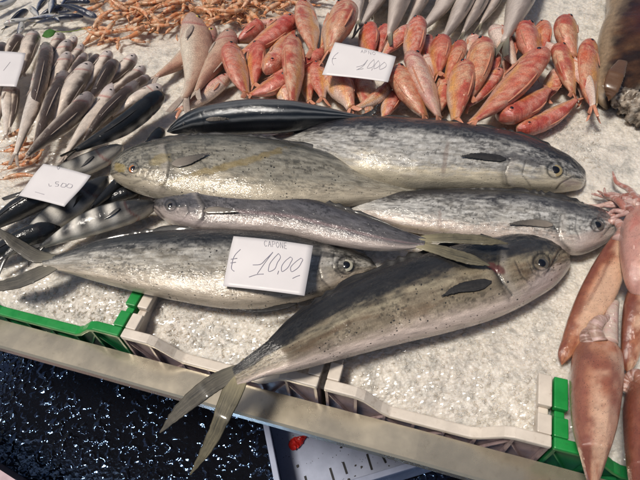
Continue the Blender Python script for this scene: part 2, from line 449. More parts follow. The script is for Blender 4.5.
nt.links.new(bump(nt, n1.outputs[0], .5, .002), b.inputs['Normal'])
M_CHIP = m
def ice_h(S, D):
    h = .018 * (fbm(S * 4, D * 4, 3) - .5)
    wd, wi, ws = worley(S * 55, D * 55, 4); h = h + .0014 * (wi - .5) * sstep(0, .35, ws - wd) - .0012 * (1 - sstep(0, .25, ws - wd))
    wd, wi, ws = worley(S * 120, D * 120, 8); h = h + .0018 * (wi - .5) * sstep(0, .3, ws - wd)
    h = h + .0015 * (fbm(S * 160, D * 160, 5, 2) - .5)
    h = h - .034 * np.exp(-(D - .024) / .06) - .008
    return h
ss_ = np.linspace(-.95, 1.75, 640); dd_ = np.r_[np.linspace(.0242, .55, 190), np.linspace(.555, 2.25, 240)]
S, D = np.meshgrid(ss_, dd_, indexing='ij')
Hh = ice_h(S, D)
ICEV = fa * [1, 1, 0] + S[..., None] * E1 + D[..., None] * E2 + Hh[..., None] * np.array([0, 0, 1.0])
nS, nD = S.shape
ii = (np.arange(nS - 1)[:, None] * nD + np.arange(nD - 1)[None]).ravel()
ice = mesh_obj("crushed_ice", ICEV.reshape(-1, 3), np.stack([ii, ii + nD, ii + nD + 1, ii + 1], -1), M_ICE, smooth=False)
tag(ice, "bed of crushed ice filling the stall under all the fish", "ice", kind='stuff')
# loose chips on the open patches
mb = MB()
patches = [((5, 285), (130, 275), (112, 318), (20, 305)), ((150, 300), (300, 305), (240, 360), (170, 345)), ((330, 370), (560, 290), (540, 430), (400, 415)),
           ((390, 350), (570, 300), (560, 400), (470, 425)), ((530, 100), (600, 110), (600, 170), (560, 150))]
ico = np.array([(0, 0, 1), (.9, 0, .3), (.3, .85, .25), (-.7, .5, .3), (-.7, -.5, .35), (.3, -.85, .3), (.7, .5, -.4), (-.3, .85, -.35), (-.9, 0, -.3), (-.3, -.85, -.4), (.7, -.5, -.35), (0, 0, -1)])
icf = [[0, 1, 2], [0, 2, 3], [0, 3, 4], [0, 4, 5], [0, 5, 1], [1, 6, 2], [2, 7, 3], [3, 8, 4], [4, 9, 5], [5, 10, 1], [2, 6, 7], [3, 7, 8], [4, 8, 9], [5, 9, 10], [1, 10, 6], [11, 7, 6], [11, 8, 7], [11, 9, 8], [11, 10, 9], [11, 6, 10]]
for q in patches:
    q = np.array(q, float)
    for k in range(420):
        a, bb = rng.random(2)
        px = (q[0] * (1 - a) + q[1] * a) * (1 - bb) + (q[3] * (1 - a) + q[2] * a) * bb
        P = at1(*px, -.005); s, d = SD(P)
        if d < .034: continue
        r = .0015 + .0045 * rng.random() ** 2.5
        Q, _ = np.linalg.qr(rng.normal(size=(3, 3)))
        v = (ico * (1 + .35 * rng.normal(size=(12, 1))) * [1, .75, .5] * r) @ Q
        P[2] = float(ice_h(np.array([s]), np.array([d]))[0]) + r * .05
        mb.add(v + P, icf)
o = mb.build("ice_chips", M_CHIP, smooth=False)
tag(o, "loose clear chips lying over the crushed ice", "ice", kind='stuff')

# ------------------------------------------------------------------ fish
def dist_poly(Q, pl):
    pl = np.asarray(pl, float); best = np.full(Q.shape[:-1], 1e9)
    for a, b_ in zip(pl[:-1], pl[1:]):
        ab = b_ - a; t = np.clip(((Q - a) @ ab) / (ab @ ab), 0, 1)
        best = np.minimum(best, np.linalg.norm(Q - a - t[..., None] * ab, axis=-1))
    return best
def eye(parent, pos, nrm, r, iris, flat=.42, pr=.52):
    nrm = nrm / np.linalg.norm(nrm)
    a = np.cross(nrm, [0.3, .9, .1]); a /= np.linalg.norm(a); b_ = np.cross(nrm, a)
    def dome(rr, hh, off, n=7, m=20, tor=False):
        P = [];
        for i in range(n):
            t = math.pi / 2 * i / (n - 1)
            rad = rr * math.cos(t); h = hh * math.sin(t) + off
            for j in range(m):
                f = 2 * math.pi * j / m
                P.append(pos + nrm * h + (a * math.cos(f) + b_ * math.sin(f)) * max(rad, rr * .02))
        return P, ring_faces(n, m)
    V, F = dome(r, r * flat, -r * .12)
    e = mesh_obj("eye", V, F, iris, parent)
    V, F = dome(r * pr, r * .20, r * (flat * math.sqrt(1 - pr * pr)) - r * .10)
    mesh_obj("pupil", V, F, M_PUPIL, e)
    return e

def mahi_col(p):
    def f(u, v, x, y, seed):
        nz = .55 * fbm(x * 12, y * 60, seed) + .45 * fbm(x * 55, y * 170, seed + 1); n2 = fbm(x * 45, y * 220, seed + 3); n3 = fbm(x * 9, y * 40, seed + 7)
        fl = fbm(x * 150, y * 260, seed + 11, 3); sc = fbm(x * 60, y * 380, seed + 13, 3)
        vv = v + (nz - .5) * p.get('wob', .18) * 1.6
        c = lerp(p['back'], p['mid'], sstep(p['b0'], p['b1'], vv))
        c = lerp(c, p['belly'], sstep(p['m0'], p['m1'], vv))
        sv = p.get('silver')
        band = sstep(p['b0'] - .12, p['b1'], v) * (1 - sstep(.62, .85, v))
        if sv is not None:
            k = np.exp(-((vv - sv[0]) / sv[1]) ** 2) * sstep(.35, .6, n2 * .6 + n3 * .5) * sv[2]
            fk = p.get('flake', 1.0); k = np.clip(k * (.35 + .35 * fk) + band * sstep(.50, .62, fl) * .55 * sv[2] * fk, 0, 1)
            c = lerp(c, sv[3] if len(sv) > 3 else (.80, .77, .71), k)
        c = c * (1 - .45 * p.get('flake', 1.0) * band * sstep(.54, .68, sc))[..., None]
        c = c * (1 - .5 * sstep(.58, .66, fbm(x * 200, y * 240, seed + 15, 2)) * sstep(.45, .6, fbm(x * 16, y * 30, seed + 16)) * (1 - sstep(.55, .8, v)))[..., None]
        bl = p.get('blotch')
        if bl is not None:
            k = np.exp(-((vv - bl[0]) / bl[1]) ** 2) * sstep(.48, .62, n3 * .6 + nz * .4) * bl[2]
            c = lerp(c, bl[3], k)
        ln = p.get('line')
        if ln is not None:
            c = lerp(c, ln[2], np.exp(-((v - ln[0] - .03 * np.sin(u * 7)) / ln[1]) ** 2) * .55 * sstep(.25, .35, u))
        hd = 1 - sstep(.14, .19, u)
        c = lerp(c, np.array(p['belly']) * .9, hd * sstep(.5, .62, vv + (fl - .5) * .2) * .7)
        c = lerp(c, (.03, .028, .026), hd * sstep(.55, .64, fbm(x * 110, y * 130, seed + 17)) * .6 * (1 - sstep(.55, .75, v)))
        c = lerp(c, p.get('edge', (.02, .022, .03)), 1 - sstep(.0, .055, v))
        return c * (.72 + .56 * n2)[..., None]
    return f

def big_fish(name, label, cat, top, bot, rest, pat, mat, thr=.46, N_=520, M_=180, eyes=(), creases=(), fins=(), seed=1, group=None, bony=.0012, stains=(), iris=M_IRIS_G):
    t = np.linspace(0, 1, N_); u = t * (.42 + .58 * t)
    tp, bp = resample(top, u), resample(bot, u)
    D, V = at(tp, .03), at(bp, .03)
    a = np.linalg.norm(D - V, axis=1) / 2
    k = np.hanning(41); k /= k.sum()
    th = thr * a * (1 - .5 * sstep(.88, 1, u))
    th = np.convolve(np.pad(th, 20, mode='edge'), k, 'valid') * sstep(-.01, .03, u)
    th = np.minimum(th, a * .95)
    zr = smooth1(rest, u); zm = zr + th
    for it in range(3):
        D, V = at(tp, zm), at(bp, zm)
        P, cs, sn = loft(D, V, th, M_, pw=(.96, .70))
        if it == 2: break
        Qi = proj(P); ax = tp0 - bp0 if it else tp - bp
        if not it: tp0, bp0 = tp.copy(), bp.copy(); ax = tp0 - bp0
        ax = ax / (np.linalg.norm(ax, axis=1)[:, None] + 1e-6)
        e = (Qi * ax[:, None]).sum(-1)
        ov = np.clip(e.max(1) - (tp0 * ax).sum(-1), 0, 8); un = np.clip((bp0 * ax).sum(-1) - e.min(1), 0, 8)
        ks = np.hanning(41); ks /= ks.sum()
        ov, un = (np.convolve(np.pad(x, 20, mode='edge'), ks, 'valid') for x in (ov, un))
        tp = tp - ax * (ov * sstep(0, .05, u))[:, None]; bp = bp + ax * (un * sstep(0, .05, u))[:, None]
    a = np.linalg.norm(D - V, axis=1) / 2
    L = np.linalg.norm(np.diff((D + V) / 2, axis=0), axis=1).sum()
    jj = np.arange(M_) / M_
    v = np.where(jj <= .5, jj * 2, 2 - jj * 2)
    Ug, Vg = np.meshgrid(u, v, indexing='ij')
    Y = Vg * (2.6 * a.max()); Xm = Ug * L
    col = pat(Ug, np.clip((Vg - .17) / .88, 0, 1.1), Xm, Y, seed)
    Pm = P.copy()
    upf = np.clip(sn, 0, 1)[None]
    nn = fbm(Xm * 30, Y * 30, seed + 20) - .5
    P[..., 2] += nn * .003 * upf
    P[..., 2] += (fbm(Xm * 110, Y * 110, seed + 21) - .5) * bony * 2 * (1 - sstep(.17, .24, Ug)) * upf
    Q = proj(Pm)
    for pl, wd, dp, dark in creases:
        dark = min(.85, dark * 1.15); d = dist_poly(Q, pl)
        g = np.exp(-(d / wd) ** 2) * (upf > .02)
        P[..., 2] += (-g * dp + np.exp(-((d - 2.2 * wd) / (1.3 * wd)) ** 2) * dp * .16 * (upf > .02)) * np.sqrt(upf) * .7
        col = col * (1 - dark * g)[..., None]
    if len(creases) > 1 and mat in (M_MAHI, M_MAHI2):
        d = dist_poly(Q, creases[1][0]); im_ = d.argmin(0); ok = (d.min(0) < 2.5) & (sn > .02)
        if ok.sum() > 3:
            js = np.arange(M_); ug = np.interp(js, js[ok], u[im_[ok]])
            st_ = (1 - sstep(-.002, .008, Ug - ug[None])) * sstep(.0, .12, Ug)
            ed_ = np.exp(-np.abs(js[:, None] - js[ok][None]).min(1) / 6.0)
            P[..., 2] += .0028 * st_ * upf ** .5 * ed_[None]
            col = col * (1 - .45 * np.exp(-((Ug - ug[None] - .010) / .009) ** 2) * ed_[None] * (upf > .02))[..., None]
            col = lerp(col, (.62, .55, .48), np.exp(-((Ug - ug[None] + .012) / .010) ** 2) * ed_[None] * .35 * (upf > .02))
    for (x, y, rx, ry, ang, cc, st) in stains:
        ca, sa = math.cos(ang), math.sin(ang); dx, dy = Q[..., 0] - x, Q[..., 1] - y
        e = np.hypot((dx * ca + dy * sa) / rx, (-dx * sa + dy * ca) / ry) + (fbm(Xm * 70, Y * 70, seed + 31) - .5) * 1.2
        col = lerp(col, cc, (1 - sstep(.6, 1.1, e)) * st * (upf > .02))
    for (x, y, rpx, im) in eyes:
        d = np.hypot(Q[..., 0] - x, Q[..., 1] - y) / (rpx * .9)
        col = col * (1 - .75 * np.exp(-((d - 1.12) / .16) ** 2) * (upf > .02))[..., None]
        P[..., 2] += .0012 * np.exp(-((d - 1.45) / .25) ** 2) * upf
    root = empty(name, [*((D + V) / 2).mean(0)[:2], zr.min()], label, cat, group)
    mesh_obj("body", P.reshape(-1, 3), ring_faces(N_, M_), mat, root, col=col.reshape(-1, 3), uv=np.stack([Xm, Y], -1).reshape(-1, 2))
    lat = (D - V); lat /= np.linalg.norm(lat, axis=1)[:, None] + 1e-9
    for (x, y, rpx, im) in eyes:
        dd = np.hypot(Q[..., 0] - x, Q[..., 1] - y) + (sn <= 0.05)[None] * 1e6
        i, j = np.unravel_index(dd.argmin(), dd.shape)
        n = lat[i] * cs[j] / max(a[i], 1e-3) + np.array([0, 0, sn[j] / max(th[i], 1e-3)])
        n /= np.linalg.norm(n)
        r = rpx / F_PX * np.linalg.norm(P[i, j] - EYE)
        eye(root, P[i, j] - n * r * .06, n, r * .84, im, .20, .60)
    root_surf = (P[:, sn > .05].reshape(-1, 3), Q[:, sn > .05].reshape(-1, 2))
    for fd in fins:
        if fd[0] == 'dorsal_fin':
            a0, a1 = fd[1]; hh = fd[2]
            sel = np.where((u > a0) & (u < a1))[0][::2]; q = np.linspace(0, 1, len(sel))
            h = hh * (np.minimum(1, q / .08) * np.minimum(1, (1 - q) / .3)) ** .6 * (.8 + .25 * np.sin(q * 60 + 5 * np.sin(q * 23)))
            bs = D[sel] - lat[sel] * (a[sel] * .06)[:, None] + np.array([0, 0, 1.0]) * (th[sel] * .10)[:, None]
            tp_ = D[sel] + lat[sel] * h[:, None] + np.array([0, 0, 1.0]) * (th[sel] * .30)[:, None]
            Pf, _, _ = loft(tp_, bs, np.full(len(sel), .0014), 10)
            vv = np.array([0, .25, .5, .75, 1, 1, .75, .5, .25, 0])
            mesh_obj('dorsal_fin', Pf.reshape(-1, 3), ring_faces(len(sel), 10), fd[3], root, uv=np.stack(np.meshgrid(q * L * .7, vv * hh, indexing='ij'), -1).reshape(-1, 2))
        else:
            if fd[0] == 'tail_fin':
                fd = list(fd); fd[3] = [zm[-1] + .0005, zm[-1] * .55 + fd[3][1] * .45] + list(fd[3][2:]); fd[4] = .0017
            fin(root, *fd, surf=root_surf if fd[0] in ('pectoral_fin', 'pelvic_fin') else None)
    return root
def fin(root, name, ea, eb, z, th, mat, n=40, M_=12, bend=0.0, surf=None):
    u = np.linspace(0, 1, n)
    if name == 'tail_fin':
        ea, eb = [np.array(e, float) for e in (ea, eb)]
        m0 = (ea[0] + eb[0]) / 2 - ((ea[1] + eb[1]) / 2 - (ea[0] + eb[0]) / 2) * .8; w0 = (ea[0] - eb[0]) * .2; ea = np.concatenate([[m0 + w0], ea]); eb = np.concatenate([[m0 - w0], eb]); z = [z[0]] + list(z)
    A, B = resample(ea, u), resample(eb, u)
    rg = np.random.default_rng(int(abs(ea[0][0] * 7 + ea[0][1])))
    A = A + (rg.random((n, 2)) - .5) * (u * 1.1)[:, None]; B = B + (rg.random((n, 2)) - .5) * (u * 1.1)[:, None]
    zz = smooth1([(i / (len(z) - 1), q) for i, q in enumerate(z)], u) if len(z) > 1 else np.full(n, z[0])
    if surf is not None:
        def on(pp, lift):
            out = []
            for p in pp:
                d = np.hypot(surf[1][:, 0] - p[0], surf[1][:, 1] - p[1]); k = np.argsort(d)[:6]
                w = 1 / (d[k] + .3); out.append(at1(p[0], p[1], (surf[0][k, 2] * w).sum() / w.sum() + lift))
            return np.array(out)
        A, B = on(A, .0018), on(B, .0018)
        A[:, 2] += .004 * u; B[:, 2] += .003 * u
    else:
        A, B = at(A, zz), at(B, zz)
    t = th * np.minimum(1, 6 * (1 - u) + .25)
    if surf is not None:
        c_ = (A + B) / 2; kk = np.clip(.35 + u * 5, 0, 1)[:, None]; A, B = c_ + (A - c_) * kk, c_ + (B - c_) * kk
    t = np.minimum(t, np.linalg.norm(A - B, axis=1) * .5 + 1e-5)
    P, cs, sn = loft(A, B, t, M_)
    P[..., 2] += (bend * np.sin(u * 3.1))[:, None]
    L = np.linalg.norm(np.diff(A, axis=0), axis=1).sum()
    jj = np.arange(M_) / M_; v = np.where(jj <= .5, jj * 2, 2 - jj * 2)
    w = np.linalg.norm(A - B, axis=1).max()
    uv = np.stack(np.meshgrid(u * L, v * w, indexing='ij'), -1).reshape(-1, 2)
    return mesh_obj(name, P.reshape(-1, 3), ring_faces(n, M_), mat, root, uv=uv)

# ---- D: the largest fish in front
big_fish("mahi_mahi", "largest fish, lying in front with its forked tail hanging over the steel edge", "fish",
    [(570, 256), (566, 247), (556, 239), (530, 233), (490, 238), (440, 249), (390, 266), (340, 289), (300, 314), (262, 345), (232, 368)],
    [(570, 257), (570, 266), (560, 282), (535, 300), (500, 317), (450, 332), (400, 344), (350, 357), (300, 370), (262, 378), (238, 386)],
    [(0, .004), (.3, .004), (.55, .008), (.72, .022), (.85, .05), (1, .052)],
    mahi_col(dict(flake=.25, back=(.030, .029, .029), mid=(.28, .225, .155), belly=(.74, .60, .52), b0=.30, b1=.42, m0=.56, m1=.80, wob=.14,
                  silver=(.40, .05, .8, (.62, .55, .38)), blotch=(.55, .15, .6, (.17, .10, .05)))), M_MAHI, .38, 560, 190,
    eyes=[(541, 263, 8.2, M_IRIS_D)], seed=3,
    creases=[([(566, 245), (558, 252), (551, 266), (544, 277)], 1.0, .0016, .75), ([(500, 250), (498, 268), (503, 283), (512, 296)], 1.2, .0014, .7),
             ([(515, 262), (521, 276), (531, 286)], 1.0, .0014, .45), ([(482, 262), (495, 270), (503, 284)], 1.6, .002, .8), ([(528, 262), (533, 274), (545, 280)], .8, .001, .3), ([(553, 248), (548, 256), (550, 262)], .8, .001, .4)],
    stains=[(495, 268, 10, 4, .5, (.12, .02, .02), .8), (520, 248, 30, 10, -.1, (.05, .048, .05), .7), (540, 285, 24, 9, -.6, (.62, .50, .47), .5)],
    fins=[("tail_fin", [(238, 364), (212, 374), (187, 393), (170, 413), (159.5, 432)], [(240, 378), (222, 389), (202, 403), (180, 419), (160, 433)], [.074, .06, .035, .01], .0035, M_FIN_GREY),
          ("tail_fin", [(230, 374), (218, 400), (210, 426), (200, 450), (189.5, 474)], [(248, 380), (241, 398), (230, 420), (213, 450), (191, 475)], [.074, .05, .02, -.02], .0035, M_FIN_YEL),
          ("pectoral_fin", [(492, 278), (475, 280), (455, 286), (441, 297)], [(491, 286), (478, 291), (460, 293), (441, 297.5)], [.066, .07, .072, .068], .0008, M_FIN_DARK),
          ("dorsal_fin", (.14, .88), .014, M_FIN_DARK)])

# ---- C: the fish carrying the card
big_fish("mahi_mahi", "silvery fish carrying the CAPONE price card, tail over the green crate", "fish",
    [(376, 266), (371, 259), (355, 250), (338, 242), (300, 235), (250, 230), (200, 229), (150, 232), (100, 241), (60, 254), (42, 260)],
    [(376, 267), (372, 273), (356, 282), (320, 296), (270, 308), (230, 309), (180, 302), (130, 291), (85, 279), (58, 271), (44, 268)],
    [(0, .002), (.5, .002), (.8, .02), (1, .045)],
    mahi_col(dict(flake=.5, back=(.035, .036, .037), mid=(.36, .32, .25), belly=(.62, .52, .40), b0=.24, b1=.40, m0=.5, m1=.8, wob=.16, silver=(.38, .12, .9))), M_MAHI, .38,
    eyes=[(346, 266, 8.6, M_IRIS_P)], seed=8,
    creases=[([(375, 268), (366, 272), (358, 280)], .9, .0014, .7), ([(322, 252), (318, 266), (322, 280), (330, 288)], 1.2, .0024, .6), ([(334, 256), (333, 268), (342, 278), (354, 278)], .9, .0013, .4), ([(374, 264), (362, 258), (352, 256)], .8, .001, .5)],
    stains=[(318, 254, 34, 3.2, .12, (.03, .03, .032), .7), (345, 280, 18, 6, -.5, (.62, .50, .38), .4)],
    fins=[("tail_fin", [(56, 255), (40, 250), (20, 239), (0, 228), (-12, 221)], [(50, 262), (34, 263), (18, 254), (2, 239), (-12, 222)], [.06, .07, .075, .07], .003, M_FIN_GREY),
          ("tail_fin", [(52, 262), (34, 268), (16, 276), (0, 281), (-12, 286)], [(58, 269), (40, 280), (20, 288), (0, 291), (-12, 287)], [.055, .045, .035, .03], .003, M_FIN_GREY),
          ("dorsal_fin", (.14, .88), .014, M_FIN_DARK),
          ("pelvic_fin", [(298, 301), (275, 306), (255, 311), (238, 310)], [(296, 306), (275, 311.5), (255, 313), (238, 310.5)], [.02, .018, .016, .014], .0012, M_FIN_DARK)])

# ---- A: left-facing back fish with orange eye
big_fish("mahi_mahi", "broad speckled fish with an orange eye, facing left behind the middle fish", "fish",
    [(110, 172), (113, 162), (122, 153), (138, 145), (165, 139), (205, 134.5), (250, 136), (300, 144), (340, 156), (380, 173), (415, 187), (432, 192)],
    [(110, 174), (117, 183), (130, 191), (150, 198), (190, 206), (230, 212), (270, 215), (310, 213), (350, 207), (385, 201), (415, 197), (432, 196)],
    [(0, .04), (.12, .032), (.3, .012), (.6, .008), (1, .03)],
    mahi_col(dict(flake=.6, back=(.08, .076, .062), mid=(.31, .28, .215), belly=(.64, .55, .41), b0=.12, b1=.36, m0=.42, m1=.8, wob=.3, silver=(.38, .2, .55, (.55, .52, .44)), edge=(.03, .03, .05))), M_MAHI, .38,
    eyes=[(133.5, 169, 5.2, M_IRIS_O)], seed=21,
    creases=[([(111, 174), (119, 172), (126, 176)], 1.0, .0016, .65), ([(166, 148), (170, 162), (168, 178), (160, 192)], 1.3, .0024, .45), ([(150, 156), (151, 168), (145, 180), (134, 184)], 1.0, .0013, .35)],
    stains=[(120, 168, 8, 4, .2, (.50, .36, .08), .6), (230, 165, 70, 4, -.28, (.34, .24, .07), .6), (160, 160, 12, 5, -.3, (.40, .30, .10), .5), (152, 192, 30, 6, .2, (.62, .53, .42), .5)],
    fins=[("dorsal_fin", (.14, .88), .014, M_FIN_DARK),
          ("pectoral_fin", [(172, 160), (185, 157), (198, 155), (210, 154)], [(172, 168), (186, 166), (200, 160), (210, 154.6)], [.066, .072, .072, .066], .0011, M_FIN_PEC)])

# ---- B: violet-grey middle fish, tail over the largest
big_fish("mahi_mahi", "slim violet-grey fish facing left, its tail fin resting on the largest fish", "fish",
    [(151, 205), (154, 199), (163, 191), (185, 184), (230, 183), (280, 190), (330, 204), (380, 221), (408, 232), (426, 238)],
    [(151, 206), (155, 213), (166, 222), (190, 230.5), (230, 233), (280, 236), (330, 245), (375, 251), (405, 250), (424, 247)],
    [(0, .02), (.25, .022), (.6, .03), (.85, .05), (1, .062)],
    mahi_col(dict(flake=.5, back=(.035, .032, .042), mid=(.135, .125, .128), belly=(.62, .52, .47), b0=.10, b1=.35, m0=.5, m1=.85, wob=.16, silver=(.3, .12, .25, (.4, .4, .45)), line=(.55, .03, (.36, .24, .24)))), M_MAHI2, .40,
    eyes=[(171, 206, 5.6, M_IRIS_D)], seed=33,
    creases=[([(152, 206), (158, 211), (164, 218)], .9, .0014, .6), ([(198, 196), (205, 206), (204, 218), (196, 226)], 1.2, .0022, .5), ([(186, 202), (189, 212), (182, 222), (172, 224)], .9, .0013, .4)],
    stains=[(178, 200, 22, 9, .2, (.06, .06, .075), .5), (180, 222, 22, 6, .1, (.55, .45, .42), .6)],
    fins=[("tail_fin", [(420, 236), (440, 233), (465, 234), (488, 236), (508, 243)], [(420, 243), (440, 243), (465, 244), (490, 245), (508, 244)], [.082, .09, .094, .09], .003, M_FIN_YEL),
          ("tail_fin", [(418, 242), (440, 245), (462, 251), (478, 257), (490, 265)], [(416, 248), (432, 253), (452, 260), (472, 265), (490, 265.5)], [.08, .086, .088, .086], .003, M_FIN_YEL),
          ("pectoral_fin", [(204, 208), (215, 207), (228, 209), (239, 213)], [(204, 214), (215, 214), (228, 214), (239, 213.6)], [.074, .076, .074, .07], .0011, M_FIN_PEC),
          ("dorsal_fin", (.14, .88), .014, M_FIN_DARK)])

# ---- E: upper right
big_fish("mahi_mahi", "long fish facing right, topmost of the large ones, beside the red mullet", "fish",
    [(586, 181), (585, 172), (575, 160), (555, 148), (530, 137), (480, 125.5), (420, 118.5), (370, 116.5), (330, 121), (290, 130), (270, 136)],
    [(586, 183), (582, 188), (568, 192), (540, 193), (500, 192), (450, 191), (400, 190), (360, 184), (330, 172), (296, 154), (272, 144)],
    [(0, .002), (.6, .002), (1, .012)],
    mahi_col(dict(back=(.03, .028, .034), mid=(.50, .47, .42), belly=(.76, .66, .48), b0=.30, b1=.44, m0=.6, m1=.8, wob=.26, silver=(.48, .15, .9, (.72, .70, .66)))), M_MAHI2, .40,
    eyes=[(555, 170.5, 8.0, M_IRIS_G)], seed=45,
    creases=[([(585, 178), (572, 177), (560, 184), (556, 189)], 1.0, .0018, .7), ([(510, 160), (505, 172), (507, 184), (514, 190)], 1.2, .0024, .5), ([(525, 163), (522, 175), (530, 186)], 1.0, .0014, .4), ([(575, 168), (566, 170), (566, 176)], .8, .001, .5)],
    stains=[(525, 160, 40, 5, .2, (.06, .055, .06), .7), (445, 160, 3, 22, .15, (.32, .24, .20), .55), (405, 176, 10, 2, 0, (.40, .33, .26), .5), (570, 183, 12, 4, 0, (.38, .28, .28), .5)],
    fins=[("dorsal_fin", (.14, .88), .014, M_FIN_DARK),
          ("pectoral_fin", [(506, 156), (490, 154), (474, 154), (460, 157)], [(506, 162), (490, 161), (474, 159), (460, 157.5)], [.064, .068, .068, .062], .0008, M_FIN_DARK)])

# ---- F: second right
big_fish("mahi_mahi", "fish facing right between the topmost large fish and the largest one", "fish",
    [(619, 224), (616, 216), (604, 210), (575, 202), (530, 193), (480, 189.5), (420, 190), (370, 194), (338, 200), (318, 204)],
    [(619, 226), (613, 238), (600, 248), (582, 255), (555, 252), (510, 246), (460, 240), (410, 232), (362, 218), (320, 208)],
    [(0, .002), (.6, .004), (1, .012)],
    mahi_col(dict(back=(.035, .033, .04), mid=(.46, .435, .39), belly=(.70, .58, .50), b0=.22, b1=.42, m0=.55, m1=.72, wob=.24, silver=(.40, .16, .9, (.72, .70, .66)))), M_MAHI2, .40,
    eyes=[(597, 226, 6.6, M_IRIS_D)], seed=57,
    creases=[([(618, 225), (610, 227), (601, 238)], 1.0, .0017, .6), ([(560, 217), (558, 230), (562, 242), (570, 250)], 1.2, .0024, .5), ([(576, 218), (575, 230), (580, 240)], .9, .0013, .35), ([(545, 220), (553, 224), (558, 232)], 1.1, .0015, .4)],
    stains=[(590, 240, 22, 10, -.4, (.66, .55, .50), .7), (580, 212, 34, 6, .25, (.07, .065, .07), .6), (440, 222, 2.4, 12, 0, (.36, .26, .22), .5), (400, 228, 60, 3.5, .05, (.62, .50, .34), .5)],
    fins=[("dorsal_fin", (.14, .88), .014, M_FIN_DARK),
          ("pectoral_fin", [(553, 222), (538, 220), (522, 221), (508, 225)], [(553, 228), (538, 227), (522, 226), (508, 225.5)], [.062, .066, .064, .06], .0011, M_FIN_PEC)])

# ---- G: dark bonito
def bonito_col(u, v, x, y, seed):
    w = fbm(x * 14, y * 30, seed)
    c = lerp((.012, .016, .022), (.26, .27, .28), np.clip(.5 + .5 * np.sin((v * 5.2 + .25 * u + (w - .5) * .35) * 6.28), 0, 1) ** 3 * sstep(.30, .5, v) * .8)
    c = lerp(c, (.30, .22, .30), np.exp(-((v - .10) / .07) ** 2) * .5 * sstep(.15, .4, u))
    c = lerp(c, (.30, .30, .30), np.exp(-((v - .30 - .04 * w) / .08) ** 2) * .45 * sstep(.1, .3, u))
    c = lerp(c, (.03, .03, .035), sstep(.85, 1, v))
    return c
big_fish("bonito", "small dark blue striped fish lying above the speckled orange-eyed fish", "fish",
    [(167, 131), (175, 122), (190, 111), (215, 104), (250, 99.5), (290, 100.5), (325, 107), (350, 113), (366, 116)],
    [(167, 132), (175, 134), (195, 135), (220, 135), (255, 134), (290, 132), (320, 127), (345, 122), (366, 119)],
    [(0, .03), (.4, .028), (1, .055)], bonito_col, M_BONITO, .6, 160, 64, seed=63,
    eyes=[(184, 123.5, 1.8, M_IRIS_D)],
    creases=[([(200, 112), (204, 122), (200, 133)], .9, .0012, .4), ([(168, 131), (178, 127)], .7, .001, .4)],
    fins=[("tail_fin", [(360, 115), (368, 112), (374, 108), (378, 102)], [(362, 118), (370, 117), (376, 112), (378, 102.4)], [.085, .088, .09], .002, M_FIN_DARK),
          ("tail_fin", [(360, 117), (368, 118), (376, 120), (384, 124)], [(360, 119.5), (367, 121.5), (376, 124), (384, 124.4)], [.085, .084, .08], .002, M_FIN_DARK),
          ("pectoral_fin", [(206, 118), (218, 117.5), (230, 120)], [(206, 121.5), (218, 121.5), (230, 120.4)], [.077, .08, .078], .001, M_FIN_PEC)])

# ------------------------------------------------------------------ smaller fish
PROF = {
 'mullet': ([(0, .25), (.03, .62), (.07, .84), (.14, .98), (.3, 1.04), (.5, 1.0), (.7, .80), (.88, .48), (1, .34)], [(0, .25), (.03, .42), (.1, .72), (.2, .92), (.35, 1.0), (.55, .96), (.72, .74), (.88, .46), (1, .34)], .72),
 'hake': ([(0, .22), (.03, .55), (.1, .84), (.22, 1), (.35, 1), (.6, .84), (.82, .50), (1, .24)], [(0, .22), (.03, .5), (.1, .82), (.22, 1), (.4, 1), (.6, .84), (.82, .50), (1, .24)], .85),
 'bream': ([(0, .08), (.04, .34), (.12, .72), (.24, 1), (.42, .98), (.62, .72), (.82, .36), (1, .2)], [(0, .08), (.06, .42), (.16, .78), (.3, .98), (.46, .95), (.64, .7), (.82, .36), (1, .2)], .55),
 'mack': ([(0, .10), (.03, .36), (.1, .68), (.22, .93), (.4, 1), (.6, .84), (.82, .42), (1, .15)], [(0, .10), (.03, .36), (.1, .68), (.22, .93), (.4, 1), (.6, .84), (.82, .42), (1, .15)], .8),
 'slim': ([(0, .12), (.05, .5), (.15, .85), (.35, 1), (.65, .85), (.88, .4), (1, .2)], [(0, .12), (.05, .5), (.15, .85), (.35, 1), (.65, .85), (.88, .4), (1, .2)], .75),
}
def pat_mullet(red, white):
    def f(u, v, x, y, s):
        n = fbm(x * 70, y * 70, s); n2 = fbm(x * 200, y * 200, s + 4)
        n4 = fbm(x * 160, y * 110, s + 2); n = n * .4 + n4 * .6; base = lerp((.66, .17, .10), (.80, .36, .25), sstep(.34, .66, n))
        base = lerp(base, (.68, .09, .03), sstep(.52, .72, fbm(x * 30, y * 70, s + 9)) * red * .8)
        base = lerp(base, (.86, .62, .52), sstep(.36, .70, n2 * .6 + n * .4) * white * .75)
        hs = .5 + .5 * math.sin(s * 1.7); n5 = fbm(x * 28, y * 45, s + 12)
        base = base * np.array([1.0, .80 + .45 * hs, .85 + .25 * hs])
        base = lerp(base, (.90, .72, .60), sstep(.48 - .18 * white, .80 - .2 * white, v + (n2 - .5) * .2) * (.55 + .4 * white))
        base = lerp(base, (.50, .045, .03), sstep(.50, .66, n5) * (1 - sstep(.35, .6, v)) * .75)
        base = lerp(base, (.88, .42, .10), sstep(.54, .70, fbm(x * 24, y * 60, s + 14)) * sstep(.3, .5, v) * .7)
        base = lerp(base, (.86, .40, .10), np.exp(-((v - .50) / .07) ** 2) * .55 * sstep(.3, .4, u))
        base = lerp(base, (.55, .10, .06), (1 - sstep(.12, .25, u)) * .4)
        if white >= .9: base = lerp(base, (.88, .70, .61), np.full_like(u, .62 if white >= 1 else .35))
        return base
    return f
